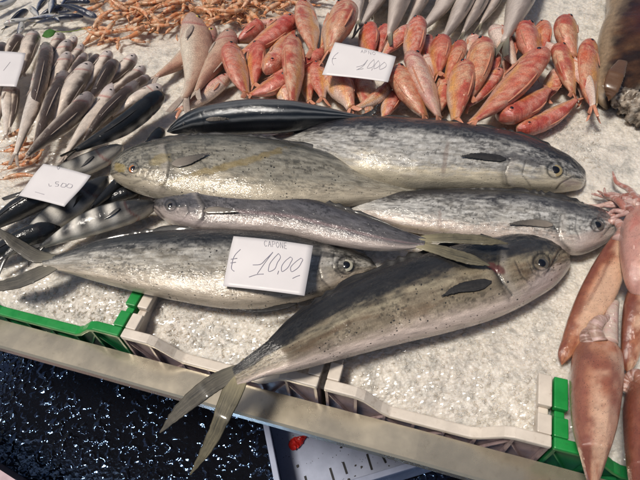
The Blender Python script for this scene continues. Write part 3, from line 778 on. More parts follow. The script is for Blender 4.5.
def pat_hake(dark):
    def f(u, v, x, y, s):
        n = fbm(x * 50, y * 90, s)
        c = lerp((.15 - .11 * dark, .10 - .075 * dark, .075 - .056 * dark), (.88, .74, .62), sstep(.10 + .26 * dark, .32 + .34 * dark, v + (n - .5) * .3))
        c = lerp(c, (.96, .86, .77), sstep(.45 + .2 * dark, .8, v))
        c = lerp(c, (.60, .38, .34), sstep(.55, .8, n) * .25 * sstep(.4, .7, v))
        c = lerp(c, (.74, .64, .64), (1 - sstep(.14, .24, u)) * .6 * (1 - dark * .8))
        return c * (.75 + .5 * fbm(x * 160, y * 200, s + 6))[..., None]
    return f
def pat_silver(u, v, x, y, s):
    n = fbm(x * 50, y * 90, s)
    c = lerp((.30, .235, .20), (.72, .61, .54), sstep(.08, .36, v + (n - .5) * .25))
    return lerp(c, (.75, .64, .56), sstep(.6, .9, v))
def pat_sard(u, v, x, y, s):
    n = fbm(x * 80, y * 120, s)
    c = lerp((.015, .02, .045), (.10, .13, .22), sstep(.2, .34, v + (n - .5) * .2))
    return lerp(c, (.62, .60, .57), sstep(.34, .46, v + (n - .5) * .15))
def pat_bream(u, v, x, y, s):
    n = fbm(x * 60, y * 60, s)
    c = lerp((.50, .25, .17), (.72, .46, .32), sstep(.15, .5, v + (n - .5) * .4))
    c = lerp(c, (.84, .72, .58), sstep(.42, .72, v))
    c = lerp(c, (.55, .27, .18), sstep(.55, .75, fbm(x * 30, y * 80, s + 3)) * .5)
    return lerp(c, (.60, .30, .24), (1 - sstep(.2, .3, u)) * .6)
def pat_mack(bars, light):
    def f(u, v, x, y, s):
        n = fbm(x * 30, y * 60, s)
        c = lerp((.010, .012, .015), (.035, .036, .038), sstep(.1, .4, v + (n - .5) * .3))
        c = lerp(c, (.50, .46, .40), sstep(.80 - .25 * light, 1.05 - .25 * light, v + (n - .5) * .2))
        b_ = np.clip(.5 + .5 * np.sin((u * 6.5 + (n - .5) * .3 - v * .25) * 6.28), 0, 1) ** 1.3
        return lerp(c, (.86, .81, .72), b_ * bars * sstep(.22, .40, v) * sstep(.22, .3, u) * (1 - sstep(.86, .95, u)))
    return f
SEED = [100]
def small(name, label, cat, group, head, tail, w, kind, pat, mat, z=0.0, bend=0.0, roll=20, dors=1, finm=M_FIN_PALE, iris=M_IRIS_D, eye_r=.19, z2=None, NN=56, MM=28, tail_l=.17, twist=0, fork=.5):
    """a fish lying from its head pixel to its tail-root pixel; roll 0 = flat on its side, 90 = back up"""
    SEED[0] += 7; s = SEED[0]
    up_, dn_, thr = PROF[kind]
    rv = np.random.default_rng(s); thr *= rv.uniform(.88, 1.15); gu, gd, gx = rv.uniform(.88, 1.14), rv.uniform(.86, 1.14), rv.uniform(.88, 1.16)
    z2 = z if z2 is None else z2
    mid = (np.array(head) + np.array(tail)) / 2; dv = np.array(tail, float) - np.array(head); dv /= np.linalg.norm(dv); pn = np.array([-dv[1], dv[0]])
    zc0 = (z + z2) / 2 + .012
    hw = np.linalg.norm(at1(*(mid + pn * w / 2), zc0) - at1(*(mid - pn * w / 2), zc0)) / 2
    th = hw * thr; r_ = math.radians(roll)
    hz = th * abs(math.cos(r_)) + hw * abs(math.sin(r_))
    hw_eff = math.hypot(hw * math.cos(r_), th * math.sin(r_)); k = hw / hw_eff; hw *= k; th *= k; hz *= k
    H = at1(*head, z + hz * .8); T = at1(*tail, z2 + hz * .7)
    ex = T - H; L = np.linalg.norm(ex); ex /= L
    lat = np.cross([0, 0, 1.0], ex); lat /= np.linalg.norm(lat); lat *= dors
    up = np.cross(ex, lat) * dors; up = up if up[2] > 0 else -up
    dvec = lat * math.cos(r_) + up * math.sin(r_)       # dorsal direction
    svec = up * math.cos(r_) - lat * math.sin(r_)       # visible side
    t = np.linspace(0, 1, NN); u = t * (.45 + .55 * t)
    for it in range(3):
      if it:
        pr = proj(P[int(NN * .30):int(NN * .55)].reshape(-1, 3)).reshape(-1, MM, 2) @ pn
        k = np.clip(w / (pr.max(1) - pr.min(1)).max(), .4, 2.0); hw *= k; th *= k; hz *= k
        H = at1(*head, z + hz * .8); T = at1(*tail, z2 + hz * .7); ex = T - H; L = np.linalg.norm(ex); ex /= L
      a, b_ = smooth1(up_, u ** gx) * hw * gu, smooth1(dn_, u ** gx) * hw * gd
      tt = smooth1([(0, .3), (.05, .7), (.14, .95), (.3, 1), (.55, .92), (.8, .58), (1, .2)], u) * th
      hd = np.sqrt(np.clip(u / .035, 0, 1)); a *= .25 + .75 * hd; b_ *= .25 + .75 * hd
      C = H[None] + ex[None] * (u * L)[:, None] + (lat * bend * L)[None] * (4 * u * (1 - u))[:, None] + up[None] * (.02 * L * np.sin(u * 5 + s))[:, None]
      Dd = C + dvec * a[:, None]; Vd = C - dvec * b_[:, None]
      P, cs, sn = loft(Dd, Vd, tt, MM, svec, (.95, .9))
    jj = np.arange(MM) / MM; v = np.where(jj <= .5, jj * 2, 2 - jj * 2)
    Ug, Vg = np.meshgrid(u, v, indexing='ij'); Xm = Ug * L; Y = Vg * hw * 2.6
    off = (s * .37) % 5
    col = pat(Ug, Vg, Xm + off, Y, s)
    gd = np.abs(Ug - (.235 - .06 * (2 * Vg - 1) ** 2)); g = np.exp(-(gd / .012) ** 2)
    P = P - (g * np.abs(sn)[None] * th * .05)[..., None] * np.sign(sn)[None, :, None] * svec
    col = lerp(col, col * np.array([.75, .35, .35]), g * .9)
    gm = np.exp(-((Ug - .04) / .05) ** 2) * np.exp(-((Vg - .62 - (Ug) * 1.2) / .05) ** 2); col = col * (1 - .5 * gm)[..., None]
    base = C.mean(0).copy(); base[2] = min(z, z2)
    root = empty(name, base, label, cat, group)
    mesh_obj("body", P.reshape(-1, 3), ring_faces(NN, MM), mat, root, col=col.reshape(-1, 3), uv=np.stack([Xm + off, Y], -1).reshape(-1, 2))
    # tail fin: two lobes
    e2 = C[-1] - C[-4]; e2 /= np.linalg.norm(e2); tl = L * tail_l
    for sg in (1, -1):
        q = np.linspace(0, 1, 12)
        out = dvec * sg
        A = C[-2] + e2 * (q * tl)[:, None] + out * (hw * (.22 + (fork + .12) * q ** 1.1))[:, None] - up * (tl * .15 * q ** 2)[:, None]
        Bq = C[-2] + e2 * (q * tl * .96 - .0)[:, None] + out * (hw * (-.04 + (fork + .02) * q ** 2.2))[:, None] - up * (tl * .15 * q ** 2)[:, None]
        Pq, _, _ = loft(A, Bq, np.full(12, max(.0006, hw * .05)) * (1.05 - q), 8, svec)
        vv = np.array([0, .3, .5, .7, 1, .7, .5, .3])
        mesh_obj("tail_fin", Pq.reshape(-1, 3), ring_faces(12, 8), finm, root, uv=np.stack(np.meshgrid(q * tl, vv * hw * .5, indexing='ij'), -1).reshape(-1, 2))
    # folded dorsal fin, pectoral fin
    sel = (u > .32) & (u < .72)
    q = np.linspace(0, 1, sel.sum())
    A = Dd[sel] + dvec * (hw * .07 * np.sin(q * 3.1).clip(0) ** .6)[:, None] + ex * hw * .1
    Pq, _, _ = loft(A, Dd[sel] - dvec * hw * .06, hw * .06 * np.sin(q * 3.1).clip(.05) ** .5, 8, svec)
    vv = np.array([0, .3, .5, .7, 1, .7, .5, .3])
    mesh_obj("dorsal_fin", Pq.reshape(-1, 3), ring_faces(len(q), 8), finm, root, uv=np.stack(np.meshgrid(q * L * .4, vv * hw * .3, indexing='ij'), -1).reshape(-1, 2))
    i0 = np.searchsorted(u, .27); q = np.linspace(0, 1, 10)
    pc = P[i0, int(.31 * MM)] + svec * hw * .02
    fdv = ex * .95 - dvec * .25; fdv /= np.linalg.norm(fdv); fw = np.cross(svec, fdv)
    prof = np.sin(np.clip(q * .9 + .12, 0, 1) * math.pi) ** .7 * hw * .15
    mid_ = pc + fdv * (q * L * .16)[:, None] - svec * (hw * .14 * q ** 1.3)[:, None] + svec * hw * .03
    Pq, _, _ = loft(mid_ + fw * prof[:, None], mid_ - fw * prof[:, None], np.full(10, hw * .022), 8, svec)
    mesh_obj("pectoral_fin", Pq.reshape(-1, 3), ring_faces(10, 8), finm, root, uv=np.stack(np.meshgrid(q * L * .16, vv * hw * .3, indexing='ij'), -1).reshape(-1, 2))
    # eyes, one on each side when the back shows
    ie = np.searchsorted(u, .115)
    for side in ((.21, 1), (.79, -1)):
        j = int(side[0] * MM)
        n = (P[ie, j] - C[ie]); n = n * 1.0; n += svec * (n @ svec) * .8
        n /= np.linalg.norm(n)
        if n[2] < -.1: continue
        eye(root, P[ie, j] - n * hw * .02, n, hw * eye_r, iris)
    return root

# ---- red mullet heap: head, tail root, width, z, roll, dorsal side, bend, (red, white), label
GM = "red fish heaped on the ice behind the large ones"
MUL = [
 ((232, 47), (246, 92), 19, .012, 40, -1, .03, .5, .5, "pinkish red mullet, head up, just right of the two pale bream"),
 ((231, 77), (180, 109), 13, .004, 25, -1, -.03, .4, .9, "slender pink mullet with an orange tail, nearest the dark striped fish's snout"),
 ((294, 19), (244, 52), 17, .02, 15, 1, .03, .4, .4, "orange mullet lying slantwise below the shrimp, tail towards the bream"),
 ((262, 26), (238, 42), 16, .004, 60, 1, 0, .5, .1, "deep red mullet mostly hidden behind the grey-pink bream"),
 ((301, 17), (249, 25), 9, .012, 10, 1, .02, .2, .9, "thin pale pink mullet lying level along the edge of the shrimp"),
 ((305, 1), (313, 52), 19, .03, 35, -1, .02, .1, .6, "plump pink mullet, head at the very top, left of the biggest pink one"),
 ((344, 8), (329, 50), 24, .035, 50, 1, .02, .1, .55, "widest pink mullet, head up above the corner of the middle price card"),
 ((333, 14), (321, 48), 13, .02, 30, 1, .04, .2, .3, "narrow rosy mullet squeezed between the two plump pink ones"),
 ((293, 38), (293, 101), 19, .03, 55, -1, .0, .3, .55, "mottled mullet standing head up in the middle of the left half of the heap"),
 ((265, 73), (292, 30), 18, .022, 15, -1, .04, .3, .6, "pale bellied mullet, head down, left of the mottled upright one"),
 ((257, 46), (254, 84), 16, .006, 40, 1, 0, .8, .1, "bright red mullet under the pale bellied head-down one"),
 ((286, 77), (251, 95), 15, .012, 20, 1, .06, .9, .1, "scarlet mullet curled low above the dark striped fish"),
 ((324, 52), (274, 76), 13, .018, 35, 1, .05, .6, .1, "red mullet with a dark eye poking out left of the middle price card"),
 ((318, 64), (323, 99), 16, .008, 25, -1, .0, .3, .5, "yellowish orange mullet under the lower left of the middle price card"),
 ((329, 72), (351, 108), 22, .014, 25, 1, .04, .4, .4, "orange-sided mullet sticking out below the left end of the middle card"),
 ((364, 74), (369, 112), 18, .008, 20, -1, 0, .4, .6, "orange and cream mullet hanging below the centre of the middle card"),
 ((391, 80), (356, 107), 11, .028, 40, -1, -.13, .5, .6, "curved tail of a red mullet sweeping below the middle card"),
 ((396, 71), (425, 115), 21, .016, 45, -1, .02, .6, .25, "orange-red mullet with a bright red cheek right of the middle card"),
 ((412, 57), (439, 116), 18, .03, 50, -1, .0, .2, .95, "whitish pink mullet just right of the red-cheeked one"),
 ((417, 22), (411, 64), 18, .032, 45, 1, .0, .5, .6, "mullet with dark gill slits, head up, right of the middle card's upper corner"),
 ((409, 28), (384, 55), 13, .02, 15, 1, -.03, .4, .7, "mullet with a pale stripe slanting behind the middle card's right corner"),
 ((367, 28), (371, 56), 18, .02, 50, 1, .0, .7, .1, "round orange head of a mullet behind the middle card"),
 ((383, 27), (378, 56), 12, .012, 50, 1, 0, .7, .2, "small red mullet head just right of the round orange one"),
 ((441, 39), (438, 74), 19, .012, 60, 1, .0, .5, .0, "dull dark red mullet, head up, below the silver tails"),
 ((459, 44), (446, 80), 14, .018, 60, 1, .02, .6, .0, "narrow dark red mullet right of the dull dark red one"),
 ((464, 63), (456, 118), 22, .026, 45, 1, .0, .3, .2, "large rosy mullet, head up, standing on the back of the topmost large fish"),
 ((482, 43), (470, 96), 22, .018, 50, 1, .02, .1, .3, "smooth pink mullet right of the large rosy one"),
 ((492, 28), (515, 64), 16, .026, -20, 1, .02, .05, 1., "white-bellied mullet lying belly up below the thick silver body"),
 ((540, 53), (474, 121), 22, .034, 35, 1, .03, .6, .3, "longest orange-red mullet slanting across the right half of the heap"),
 ((498, 119), (547, 90), 21, .014, 20, -1, .03, .4, .25, "pink mullet with a clear eye, head towards the topmost large fish"),
 ((517, 131), (575, 101), 16, .004, 20, -1, .05, .4, .5, "foremost mullet, its orange tail trailing over bare ice"),
 ((547, 42), (592, 107), 14, .034, -25, -1, -.10, .05, 1., "white curved mullet bent like a bow over the others"),
 ((526, 27), (533, 66), 21, .014, 50, -1, .0, .4, .2, "stout red mullet head right of the thick silver body"),
 ((541, 23), (543, 56), 16, .006, 50, 1, 0, .4, .2, "half hidden red mullet behind the stout red head"),
 ((567, 21), (575, 55), 20, .024, 45, -1, .08, .3, .3, "pink mullet with a raised head at the top right of the heap"),
 ((559, 48), (573, 92), 18, .012, 40, -1, .0, .4, .3, "red mullet lying beneath the white bow-shaped one"),
 ((590, 43), (593, 106), 18, .02, 35, -1, .03, .8, .15, "rightmost scarlet mullet beside the big brown body"),
 ((470, 38), (474, 60), 15, .01, 30, 1, 0, .4, .9, "small blotchy white and red mullet below the silver tails"),
 ((499, 70), (467, 108), 12, .02, 20, 1, .02, .1, .7, "thin yellow-orange mullet tail beside the large rosy one"),
 ((530, 78), (500, 98), 14, .012, 40, 1, .0, .8, .1, "red mullet tucked under the longest orange-red one"),
 ((494, 56), (486, 82), 14, .004, 40, 1, 0, .7, .0, "deep red mullet in the gap behind the white-bellied one"),
 ((396, 92), (384, 118), 14, .004, 30, 1, 0, .4, .6, "pale orange mullet under the red-cheeked one"),
 ((280, 84), (287, 104), 14, .004, 30, 1, 0, .3, .8, "short pale mullet at the foot of the mottled upright one"),
 ((423, 56), (430, 92), 14, .008, 30, 1, 0, .2, 1., "cream mullet showing between the whitish pink one and the dull dark red one"),
 ((305, 66), (309, 100), 14, .004, 30, 1, 0, .8, .1, "red mullet wedged right of the mottled upright one"),
 ((520, 66), (514, 106), 16, .004, 40, 1, .0, .3, .3, "mullet squeezed between the longest orange-red one and the white curved one"),
 ((446, 76), (437, 114), 15, .002, 30, 1, .02, .5, .4, "mullet deep in the gap left of the large rosy one"),
 ((557, 70), (546, 100), 15, .002, 25, 1, .0, .2, .7, "pale mullet deep under the bow-shaped white one"),
 ((581, 52), (583, 98), 15, .004, 40, 1, .0, .6, .2, "mullet filling the gap left of the rightmost scarlet one"),
 ((427, 36), (424, 70), 14, .002, 30, 1, .0, .4, .3, "mullet low behind the one with dark gill slits"),
 ((510, 38), (506, 72), 14, .0, 40, 1, .0, .4, .2, "mullet under the tail of the thickest silver body"),
 ((347, 56), (352, 92), 15, .002, 30, 1, .0, .5, .3, "mullet almost wholly hidden by the middle card"),
 ((270, 24), (282, 44), 13, .002, 30, 1, .0, .3, .5, "mullet under the orange slanting one by the shrimp"),
 ((283, 36), (272, 62), 12, .006, 30, 1, 0, .6, .2, "small orange mullet behind the pale bellied head-down one"),
]
for (h, t, w, z, roll, dr, bd, rd, wh, lab) in MUL:
    small("red_mullet", lab, "fish", GM, h, t, w * 1.22, 'mullet', pat_mullet(rd, wh), M_MULLET, z, bd, roll, dr, M_FIN_RED, M_IRIS_R, .24)

# ---- bream
GB = "pale bream left of the red fish"
small("bream", "golden pink bream with a big yellow eye, standing head up beside bare ice", "fish", GB, (191, 17), (184, 98), 33, 'bream', pat_bream, M_MULLET, .02, .06, -18, 1, M_FIN_PALE, M_IRIS_Y, .19, fork=.35)
small("bream", "bream tail pointing left out from under the yellow-eyed one", "fish", GB, (216, 30), (156, 78), 22, 'bream', pat_bream, M_MULLET, .002, .02, 10, 1, M_FIN_PALE, M_IRIS_Y, .17)
small("bream", "grey-pink bream between the yellow-eyed one and the red mullet", "fish", GB, (231, 32), (197, 93), 23, 'bream', pat_bream, M_MULLET, .01, .0, 25, 1, M_FIN_PALE, M_IRIS_P, .15)

# ---- hake-like heap on the left
GH = "slender brown-backed fish heaped at the left"
HK = [
 ((91, 93), (28, 157), 18, .03, 35, 1, .02, .5, "brown-backed fish lying frontmost in the slender heap, head at the right"),
 ((38, 65), (16, 156), 15, .03, -25, 1, .04, .0, "cream belly-up fish, the second from the card at the left edge"),
 ((64, 70), (34, 146), 16, .022, 50, 1, .02, .6, "dark brown fish between the cream belly-up one and the frontmost one"),
 ((90, 62), (50, 130), 18, .02, 5, 1, .0, .0, "silver-flanked fish with a clear gill line, above the frontmost one"),
 ((47, 43), (17, 138), 15, .026, 60, 1, .05, .6, "long brown fish right beside the card at the left edge"),
 ((70, 54), (44, 112), 15, .014, 5, 1, .0, .0, "pale fish behind the dark brown one"),
 ((70, 42), (40, 92), 14, .008, 10, 1, .0, .2, "pale speckled fish in the middle of the slender heap"),
 ((63, 35), (36, 80), 14, .006, 20, 1, .0, .3, "fish at the back of the slender heap just right of the green leaf"),
 ((76, 37), (52, 70), 10, .012, 0, 1, .0, .0, "small silver head, left one of the pair at the back of the slender heap"),
 ((83, 44), (58, 80), 10, .012, 0, 1, .0, .0, "small silver head, right one of the pair at the back of the slender heap"),
 ((85, 53), (62, 95), 11, .010, 40, 1, .0, .4, "fish with a lilac head under the pair of silver heads"),
 ((98, 54), (76, 92), 10, .014, 70, 1, .0, .9, "very dark narrow back right of the silver-flanked fish"),
 ((36, 32), (22, 72), 16, .016, 10, 1, .0, .1, "pale broad fish above the card at the left edge"),
 ((22, 36), (2, 62), 13, .010, 30, 1, .0, .4, "speckled brown fish at the back left, behind the pale broad one"),
 ((117, 62), (88, 100), 14, .02, 75, 1, .0, .9, "chocolate-brown rounded back on the right of the slender heap"),
 ((110, 53), (84, 92), 13, .01, 10, 1, .0, .0, "pale pinkish head above the chocolate-brown back"),
 ((136, 56), (98, 90), 13, .012, 5, 1, .0, .1, "bluish silver head at the right end of the heap's back row"),
 ((145, 67), (106, 98), 12, .010, 20, 1, .0, .2, "lilac fish right of the chocolate-brown back"),
 ((112, 83), (66, 157), 15, .022, -10, 1, .02, .0, "pink-flushed fish next to the dark barred one"),
 ((137, 80), (84, 140), 13, .02, 55, 1, .0, .7, "brown fish between the pink-flushed one and the dark barred one"),
 ((161, 85), (112, 116), 14, .006, -15, 1, .0, .0, "white belly-up fish lying closest to the dark barred one's head"),
 ((149, 76), (118, 100), 9, .012, 40, 1, .0, .5, "thin grey fish above the white belly-up one"),
 ((9, 84), (5, 134), 11, .016, -20, 1, .0, .0, "cream fish hanging below the card at the left edge"),
 ((0, 80), (-2, 122), 10, .012, 0, 1, .0, .2, "fish cut by the left picture border below the card"),
 ((16, 86), (10, 128), 10, .010, 30, 1, .0, .3, "brownish fish half under the long brown one below the card"),
 ((4, 44), (-8, 82), 14, .010, 70, 1, .0, .9, "blackish fish behind the card at the left edge"),
]
for (h, t, w, z, roll, dr, bd, dk, lab) in HK:
    small("whiting", lab, "fish", GH, h, t, w * 1.12, 'hake', pat_hake(dk), M_HAKE, z, bd, roll, dr, M_FIN_PALE, M_IRIS_D, .19, tail_l=.10, fork=.25)

# ---- silver bodies whose tails point down at the top
GS = "silver fish at the back with their tails towards the red ones"
SV = [((352, -38), (358, 24), 15, .010, 40, "silver fish with its tail behind the widest pink mullet"),
 ((396, -34), (362, 27), 14, .022, 30, "silver fish slanting left, tail reaching the round orange mullet head"),
 ((372, -30), (371, 14), 10, .004, 50, "dark thin silver fish in the gap between two slanting ones"),
 ((408, -44), (389, 34), 23, .014, 50, "broad grey silver fish above the small red mullet head"),
 ((436, -34), (407, 24), 15, .012, 40, "grey silver fish just right of the broad one"),
 ((474, -34), (418, 30), 15, .024, 20, "bright silver fish slanting the most, tail above the mullet with dark gill slits"),
 ((478, -40), (443, 39), 18, .016, 45, "silver fish whose tail touches the dull dark red mullet"),
 ((492, -34), (463, 34), 14, .014, 55, "silver fish with a dark frayed tail above the narrow dark red mullet"),
 ((506, -26), (480, 26), 11, .006, 40, "short silver fish with blackish tail tips on bare ice"),
 ((534, -58), (503, 46), 27, .012, 45, "thickest silver body, tail behind the white-bellied mullet"),
 ((455, -30), (432, 18), 12, .004, 50, "shaded silver fish lying low between the bright slanting one and its neighbour")]
for (h, t, w, z, roll, lab) in SV:
    small("silver_fish", lab, "fish", GS, h, t, w * 1.1, 'slim', pat_silver, M_SILV, z, .02, roll, 1, M_FIN_GREY, M_IRIS_D, tail_l=.14, fork=.35)

# ---- small blue fish, top left
GA = "small blue fish at the top left"
SA = [((96, 16), (60, 5), 8, .014, 60, 0, "dark blue small fish pointing right towards the shrimp"),
 ((83, 16), (36, 22), 8, .012, 60, .04, "dark blue small fish lying above the green leaf"),
 ((90, 2), (64, 2), 6, .014, 50, 0, "dark small fish at the upper edge near the shrimp"),
 ((4, 25), (31, 18), 6, .018, 10, .06, "bent silver small fish at the far left of the blue ones"),
 ((60, 22), (29, 19), 7, .022, 0, -.22, "silver small fish curved like a bow above the green leaf"),
 ((54, -4), (50, 14), 8, .024, 5, 0, "upright bright silver small fish among the blue ones"),
 ((30, 7), (39, 17), 6, .018, 0, .0, "short pale small fish left of the upright bright one"),
 ((19, 34), (23, 20), 7, .010, 10, 0, "pale small fish above the speckled brown fish"),
 ((62, 6), (40, 16), 7, .010, 40, 0, "blue-grey small fish under the upright bright one"),
 ((46, -2), (36, 12), 7, .012, 30, 0, "grey small fish left of the upright bright one at the top"),
 ((70, -3), (58, 12), 6, .008, 30, 0, "grey-blue small fish right of the upright bright one"),
 ((28, 10), (4, 28), 8, .004, 60, 0, "dark small fish under the bent silver one"),
 ((78, 10), (56, 13), 6, .006, 60, 0, "dark blue small fish between the two pointing at the shrimp"),
 ((-14, 12), (20, -4), 9, .008, 40, 0, "grey fish in the top left corner on bare ice")]
for (h, t, w, z, roll, bd, lab) in SA:
    small("sardine", lab, "fish", GA, h, t, w * 1.1, 'slim', pat_sard, M_SILV, z, bd, roll, 1, M_FIN_GREY, M_IRIS_P, .16, NN=40, MM=20)

# ---- dark barred fish at the left
GK = "dark barred fish at the left"
small("barred_mackerel", "blue-black barred fish lying along the right side of the slender heap", "fish", GK, (164, 94), (76, 152), 22, 'mack', pat_mack(.35, 0), M_MACK, .022, .03, 62, 1, M_FIN_DARK, M_IRIS_D, .10)
small("barred_mackerel", "black fish with its head beside the bonito snout, running under the orange-eyed fish", "fish", GK, (163, 128), (92, 210), 19, 'mack', pat_mack(.0, 0), M_MACK, .004, .04, 65, 1, M_FIN_DARK, M_IRIS_D, .10)
small("barred_mackerel", "silver-cheeked dark fish whose head shows above the tilted card at the left", "fish", GK, (123, 146), (20, 196), 22, 'mack', pat_mack(.5, 1.0), M_MACK, .012, .0, 10, -1, M_FIN_DARK, M_IRIS_D, .15)
small("barred_mackerel", "grey fish with pale blotches running out below the tilted card", "fish", GK, (108, 176), (4, 258), 27, 'mack', pat_mack(.85, .5), M_MACK, .008, .0, 15, -1, M_FIN_DARK, M_IRIS_D, .12)
small("barred_mackerel", "grey fish with four whitish bars lying just above the card-carrying fish's back", "fish", GK, (156, 203), (40, 246), 27, 'mack', pat_mack(1.0, .6), M_MACK, .012, .02, 10, -1, M_FIN_DARK, M_IRIS_D, .12)
small("barred_mackerel", "glossy black back at the left border under the tilted card", "fish", GK, (66, 186), (-24, 232), 24, 'mack', pat_mack(.0, -.3), M_MACK, .004, .0, 70, 1, M_FIN_DARK, M_IRIS_D, .10)
small("barred_mackerel", "black fish nearest the left border, above the forked tail", "fish", GK, (60, 226), (-30, 262), 22, 'mack', pat_mack(.2, 0), M_MACK, .0, .0, 60, 1, M_FIN_DARK, M_IRIS_D, .10)
small("barred_mackerel", "dark fish under the chin of the orange-eyed fish", "fish", GK, (140, 190), (84, 206), 14, 'mack', pat_mack(.0, 0), M_MACK, .0, .0, 65, 1, M_FIN_DARK, M_IRIS_D, .10)

# ------------------------------------------------------------------ shrimp heap
def shrimp_parts(seed):
    r = np.random.default_rng(seed)
    cur = r.uniform(.1, .75); L = 1.0
    q = np.linspace(0, 1, 26); ang = cur * (q ** 1.4) * 2.0
    dx = np.cos(ang); dy = np.sin(ang)
    C = np.stack([np.cumsum(dx) / 26, -np.cumsum(dy) / 26, np.zeros(26)], -1)
    rad = np.interp(q, [0, .03, .1, .3, .42, .6, .85, 1], [.012, .034, .062, .086, .082, .07, .046, .03])
    seg = 1 + .10 * np.abs(np.sin(np.clip((q - .38) / .62, 0, 1) * math.pi * 6)) * (q > .38)
    V, F = tube(C, rad * seg, 12)
    V = V * [1, 1, .85]
    u = np.repeat(q, 12); n = fbm(V[:, 0] * 9 + seed, V[:, 1] * 9, seed)
    col = lerp((.68, .27, .11), (.80, .52, .33), sstep(.35, .65, n)); col = lerp(col, (.50, .13, .045), sstep(.55, .75, fbm(u * 20, n * 3, seed)) * .6)
    col = lerp(col, (.18, .15, .08), np.exp(-((u - .22) / .07) ** 2) * .5 * (seed % 3 == 0))
    body = (V, F, col)
    fan = []
    for k in (-1, 0, 1):
        d = C[-1] - C[-3]; d /= np.linalg.norm(d); s = np.array([-d[1], d[0], 0])
        qq = np.linspace(0, 1, 7)
        ce = C[-1] + (d + s * k * .55)[None] * (qq * .15)[:, None]
        w = np.sin(np.clip(qq + .08, 0, 1) * 3.0)[:, None] * .03 + .003
        P, _, _ = loft(ce + s * w, ce - s * w, np.full(7, .006), 6)
        fan.append((P.reshape(-1, 3), ring_faces(7, 6)))
    ant = []
    for k in (-1, 1):
        pts = [C[0], C[0] + [-.18, .05 * k + .04, .05], C[0] + [-.35, .16 * k + .12, .06], C[0] + [-.5 + .3 * (r.random()), .35 * k + .25, .02]]
        ant.append(tube(pts, [.009, .006, .004, .003], 5, 14))
    legs = []
    for k in range(6):
        i = 5 + k * 2; n_ = np.array([dy[i], dx[i], 0]) * -1
        b_ = C[i]; legs.append(tube([b_, b_ + n_ * .12 + [-.02, 0, .01], b_ + n_ * .22 + [.05, 0, -.02]], [.011, .008, .004], 5, 7))
    return C, body, fan, ant, legs
def data_mesh(name, V, F, mat, col=None):
    o = mesh_obj(name, V, F, mat, None, col=col if col is not None else np.tile((.66, .30, .14), (len(V), 1)), uv=np.asarray(V)[:, :2] * .1, loc=(0, 0, 0)); COL.objects.unlink(o); return o
protos = []
for s in range(5):
    C, body, fan, ant, legs = shrimp_parts(s)
    parts = [data_mesh("body", *body[:2], M_SHRIMP, body[2])]
    mb = MB()
    for q in fan: mb.add(*q)
    parts.append(data_mesh("tail_fan", np.concatenate(mb.v), mb.f, M_SHRIMP))
    for q in ant: parts.append(data_mesh("antenna", *q, M_SHRIMP))
    mb = MB()
    for q in legs: mb.add(*q)
    parts.append(data_mesh("legs", np.concatenate(mb.v), mb.f, M_SHRIMP))
    for k in (-1, 1):
        V = ico * .022 + C[1] + [0.005, .02, .035 * k]
        parts.append(data_mesh("eye", V, icf, M_PUPIL))
    protos.append(parts)
def put_shrimp(px, py, z, length, ang, flip, tilt, label, group, k):
    P = at1(px, py, z)
    r = bpy.data.objects.new("shrimp", None); COL.objects.link(r); r.empty_display_size = .02
    r.location = P; r.rotation_euler = (tilt[0] + (math.pi if flip else 0), tilt[1], ang); r.scale = (length,) * 3
    tag(r, label, "shrimp", group)
    for p in protos[k]:
        c = p.copy(); COL.objects.link(c); c.parent = r
    return r
def inpoly(x, y, poly):
    c = False; n = len(poly)
    for i in range(n):
        (x1, y1), (x2, y2) = poly[i], poly[i - 1]
        if (y1 > y) != (y2 > y) and x < (x2 - x1) * (y - y1) / (y2 - y1) + x1: c = not c
    return c
HEAP = [(84, -14), (310, -14), (300, 6), (280, 13), (248, 22), (225, 26), (190, 12), (168, 22), (150, 30), (120, 32), (92, 42), (88, 26), (100, 14)]
cnt = 0
while cnt < 165:
    x, y = rng.uniform(84, 310), rng.uniform(-14, 44)
    if not inpoly(x, y, HEAP): continue
    lay = rng.random()
    L = rng.uniform(.075, .11)
    lab = "orange shrimp in the tangled heap between the blue fish and the mullet"
    put_shrimp(x, y, .008 + .030 * lay * min(1, max(.1, (46 - y) / 30)), L, rng.uniform(0, 6.28), rng.random() < .5, rng.normal(size=2) * .18, lab, "shrimp in the heap at the back", cnt % 5)
    cnt += 1
for (x, y, a, L, lab) in [(147, 42, 2.9, .07, "orange shrimp with a dark head at the lower edge of the heap, nearest the hake"),
                          (165, 34, 1.2, .06, "shrimp hanging down from the heap onto bare ice"), (118, 50, 1.9, .055, "curled shrimp tail lying just above the bluish silver head"),
                          (178, 41, 2.0, .035, "tiny curled shrimp alone beside the yellow-eyed bream"), (96, 46, .8, .07, "shrimp at the front left corner of the big heap beside the pair of silver heads")]:
    put_shrimp(x, y, .008, L, a, False, (0, 0), lab, "shrimp in the heap at the back", 2)
for k, (x, y, a, L) in enumerate([(4, 138, .6, .075), (2, 152, .4, .08), (9, 161, .5, .08), (6, 170, .9, .075), (16, 166, .2, .075), (1, 180, .6, .08), (12, 152, 1.0, .07), (0, 165, .4, .08), (8, 146, .1, .07)]):
    put_shrimp(x, y, .010 + .006 * (k % 3), L, a, k % 2 == 0, (.1, .1), "orange shrimp in the small pile at the left border under the slender fish", "shrimp at the left border", k % 5)
for parts in protos:
    for p in parts: bpy.data.objects.remove(p)

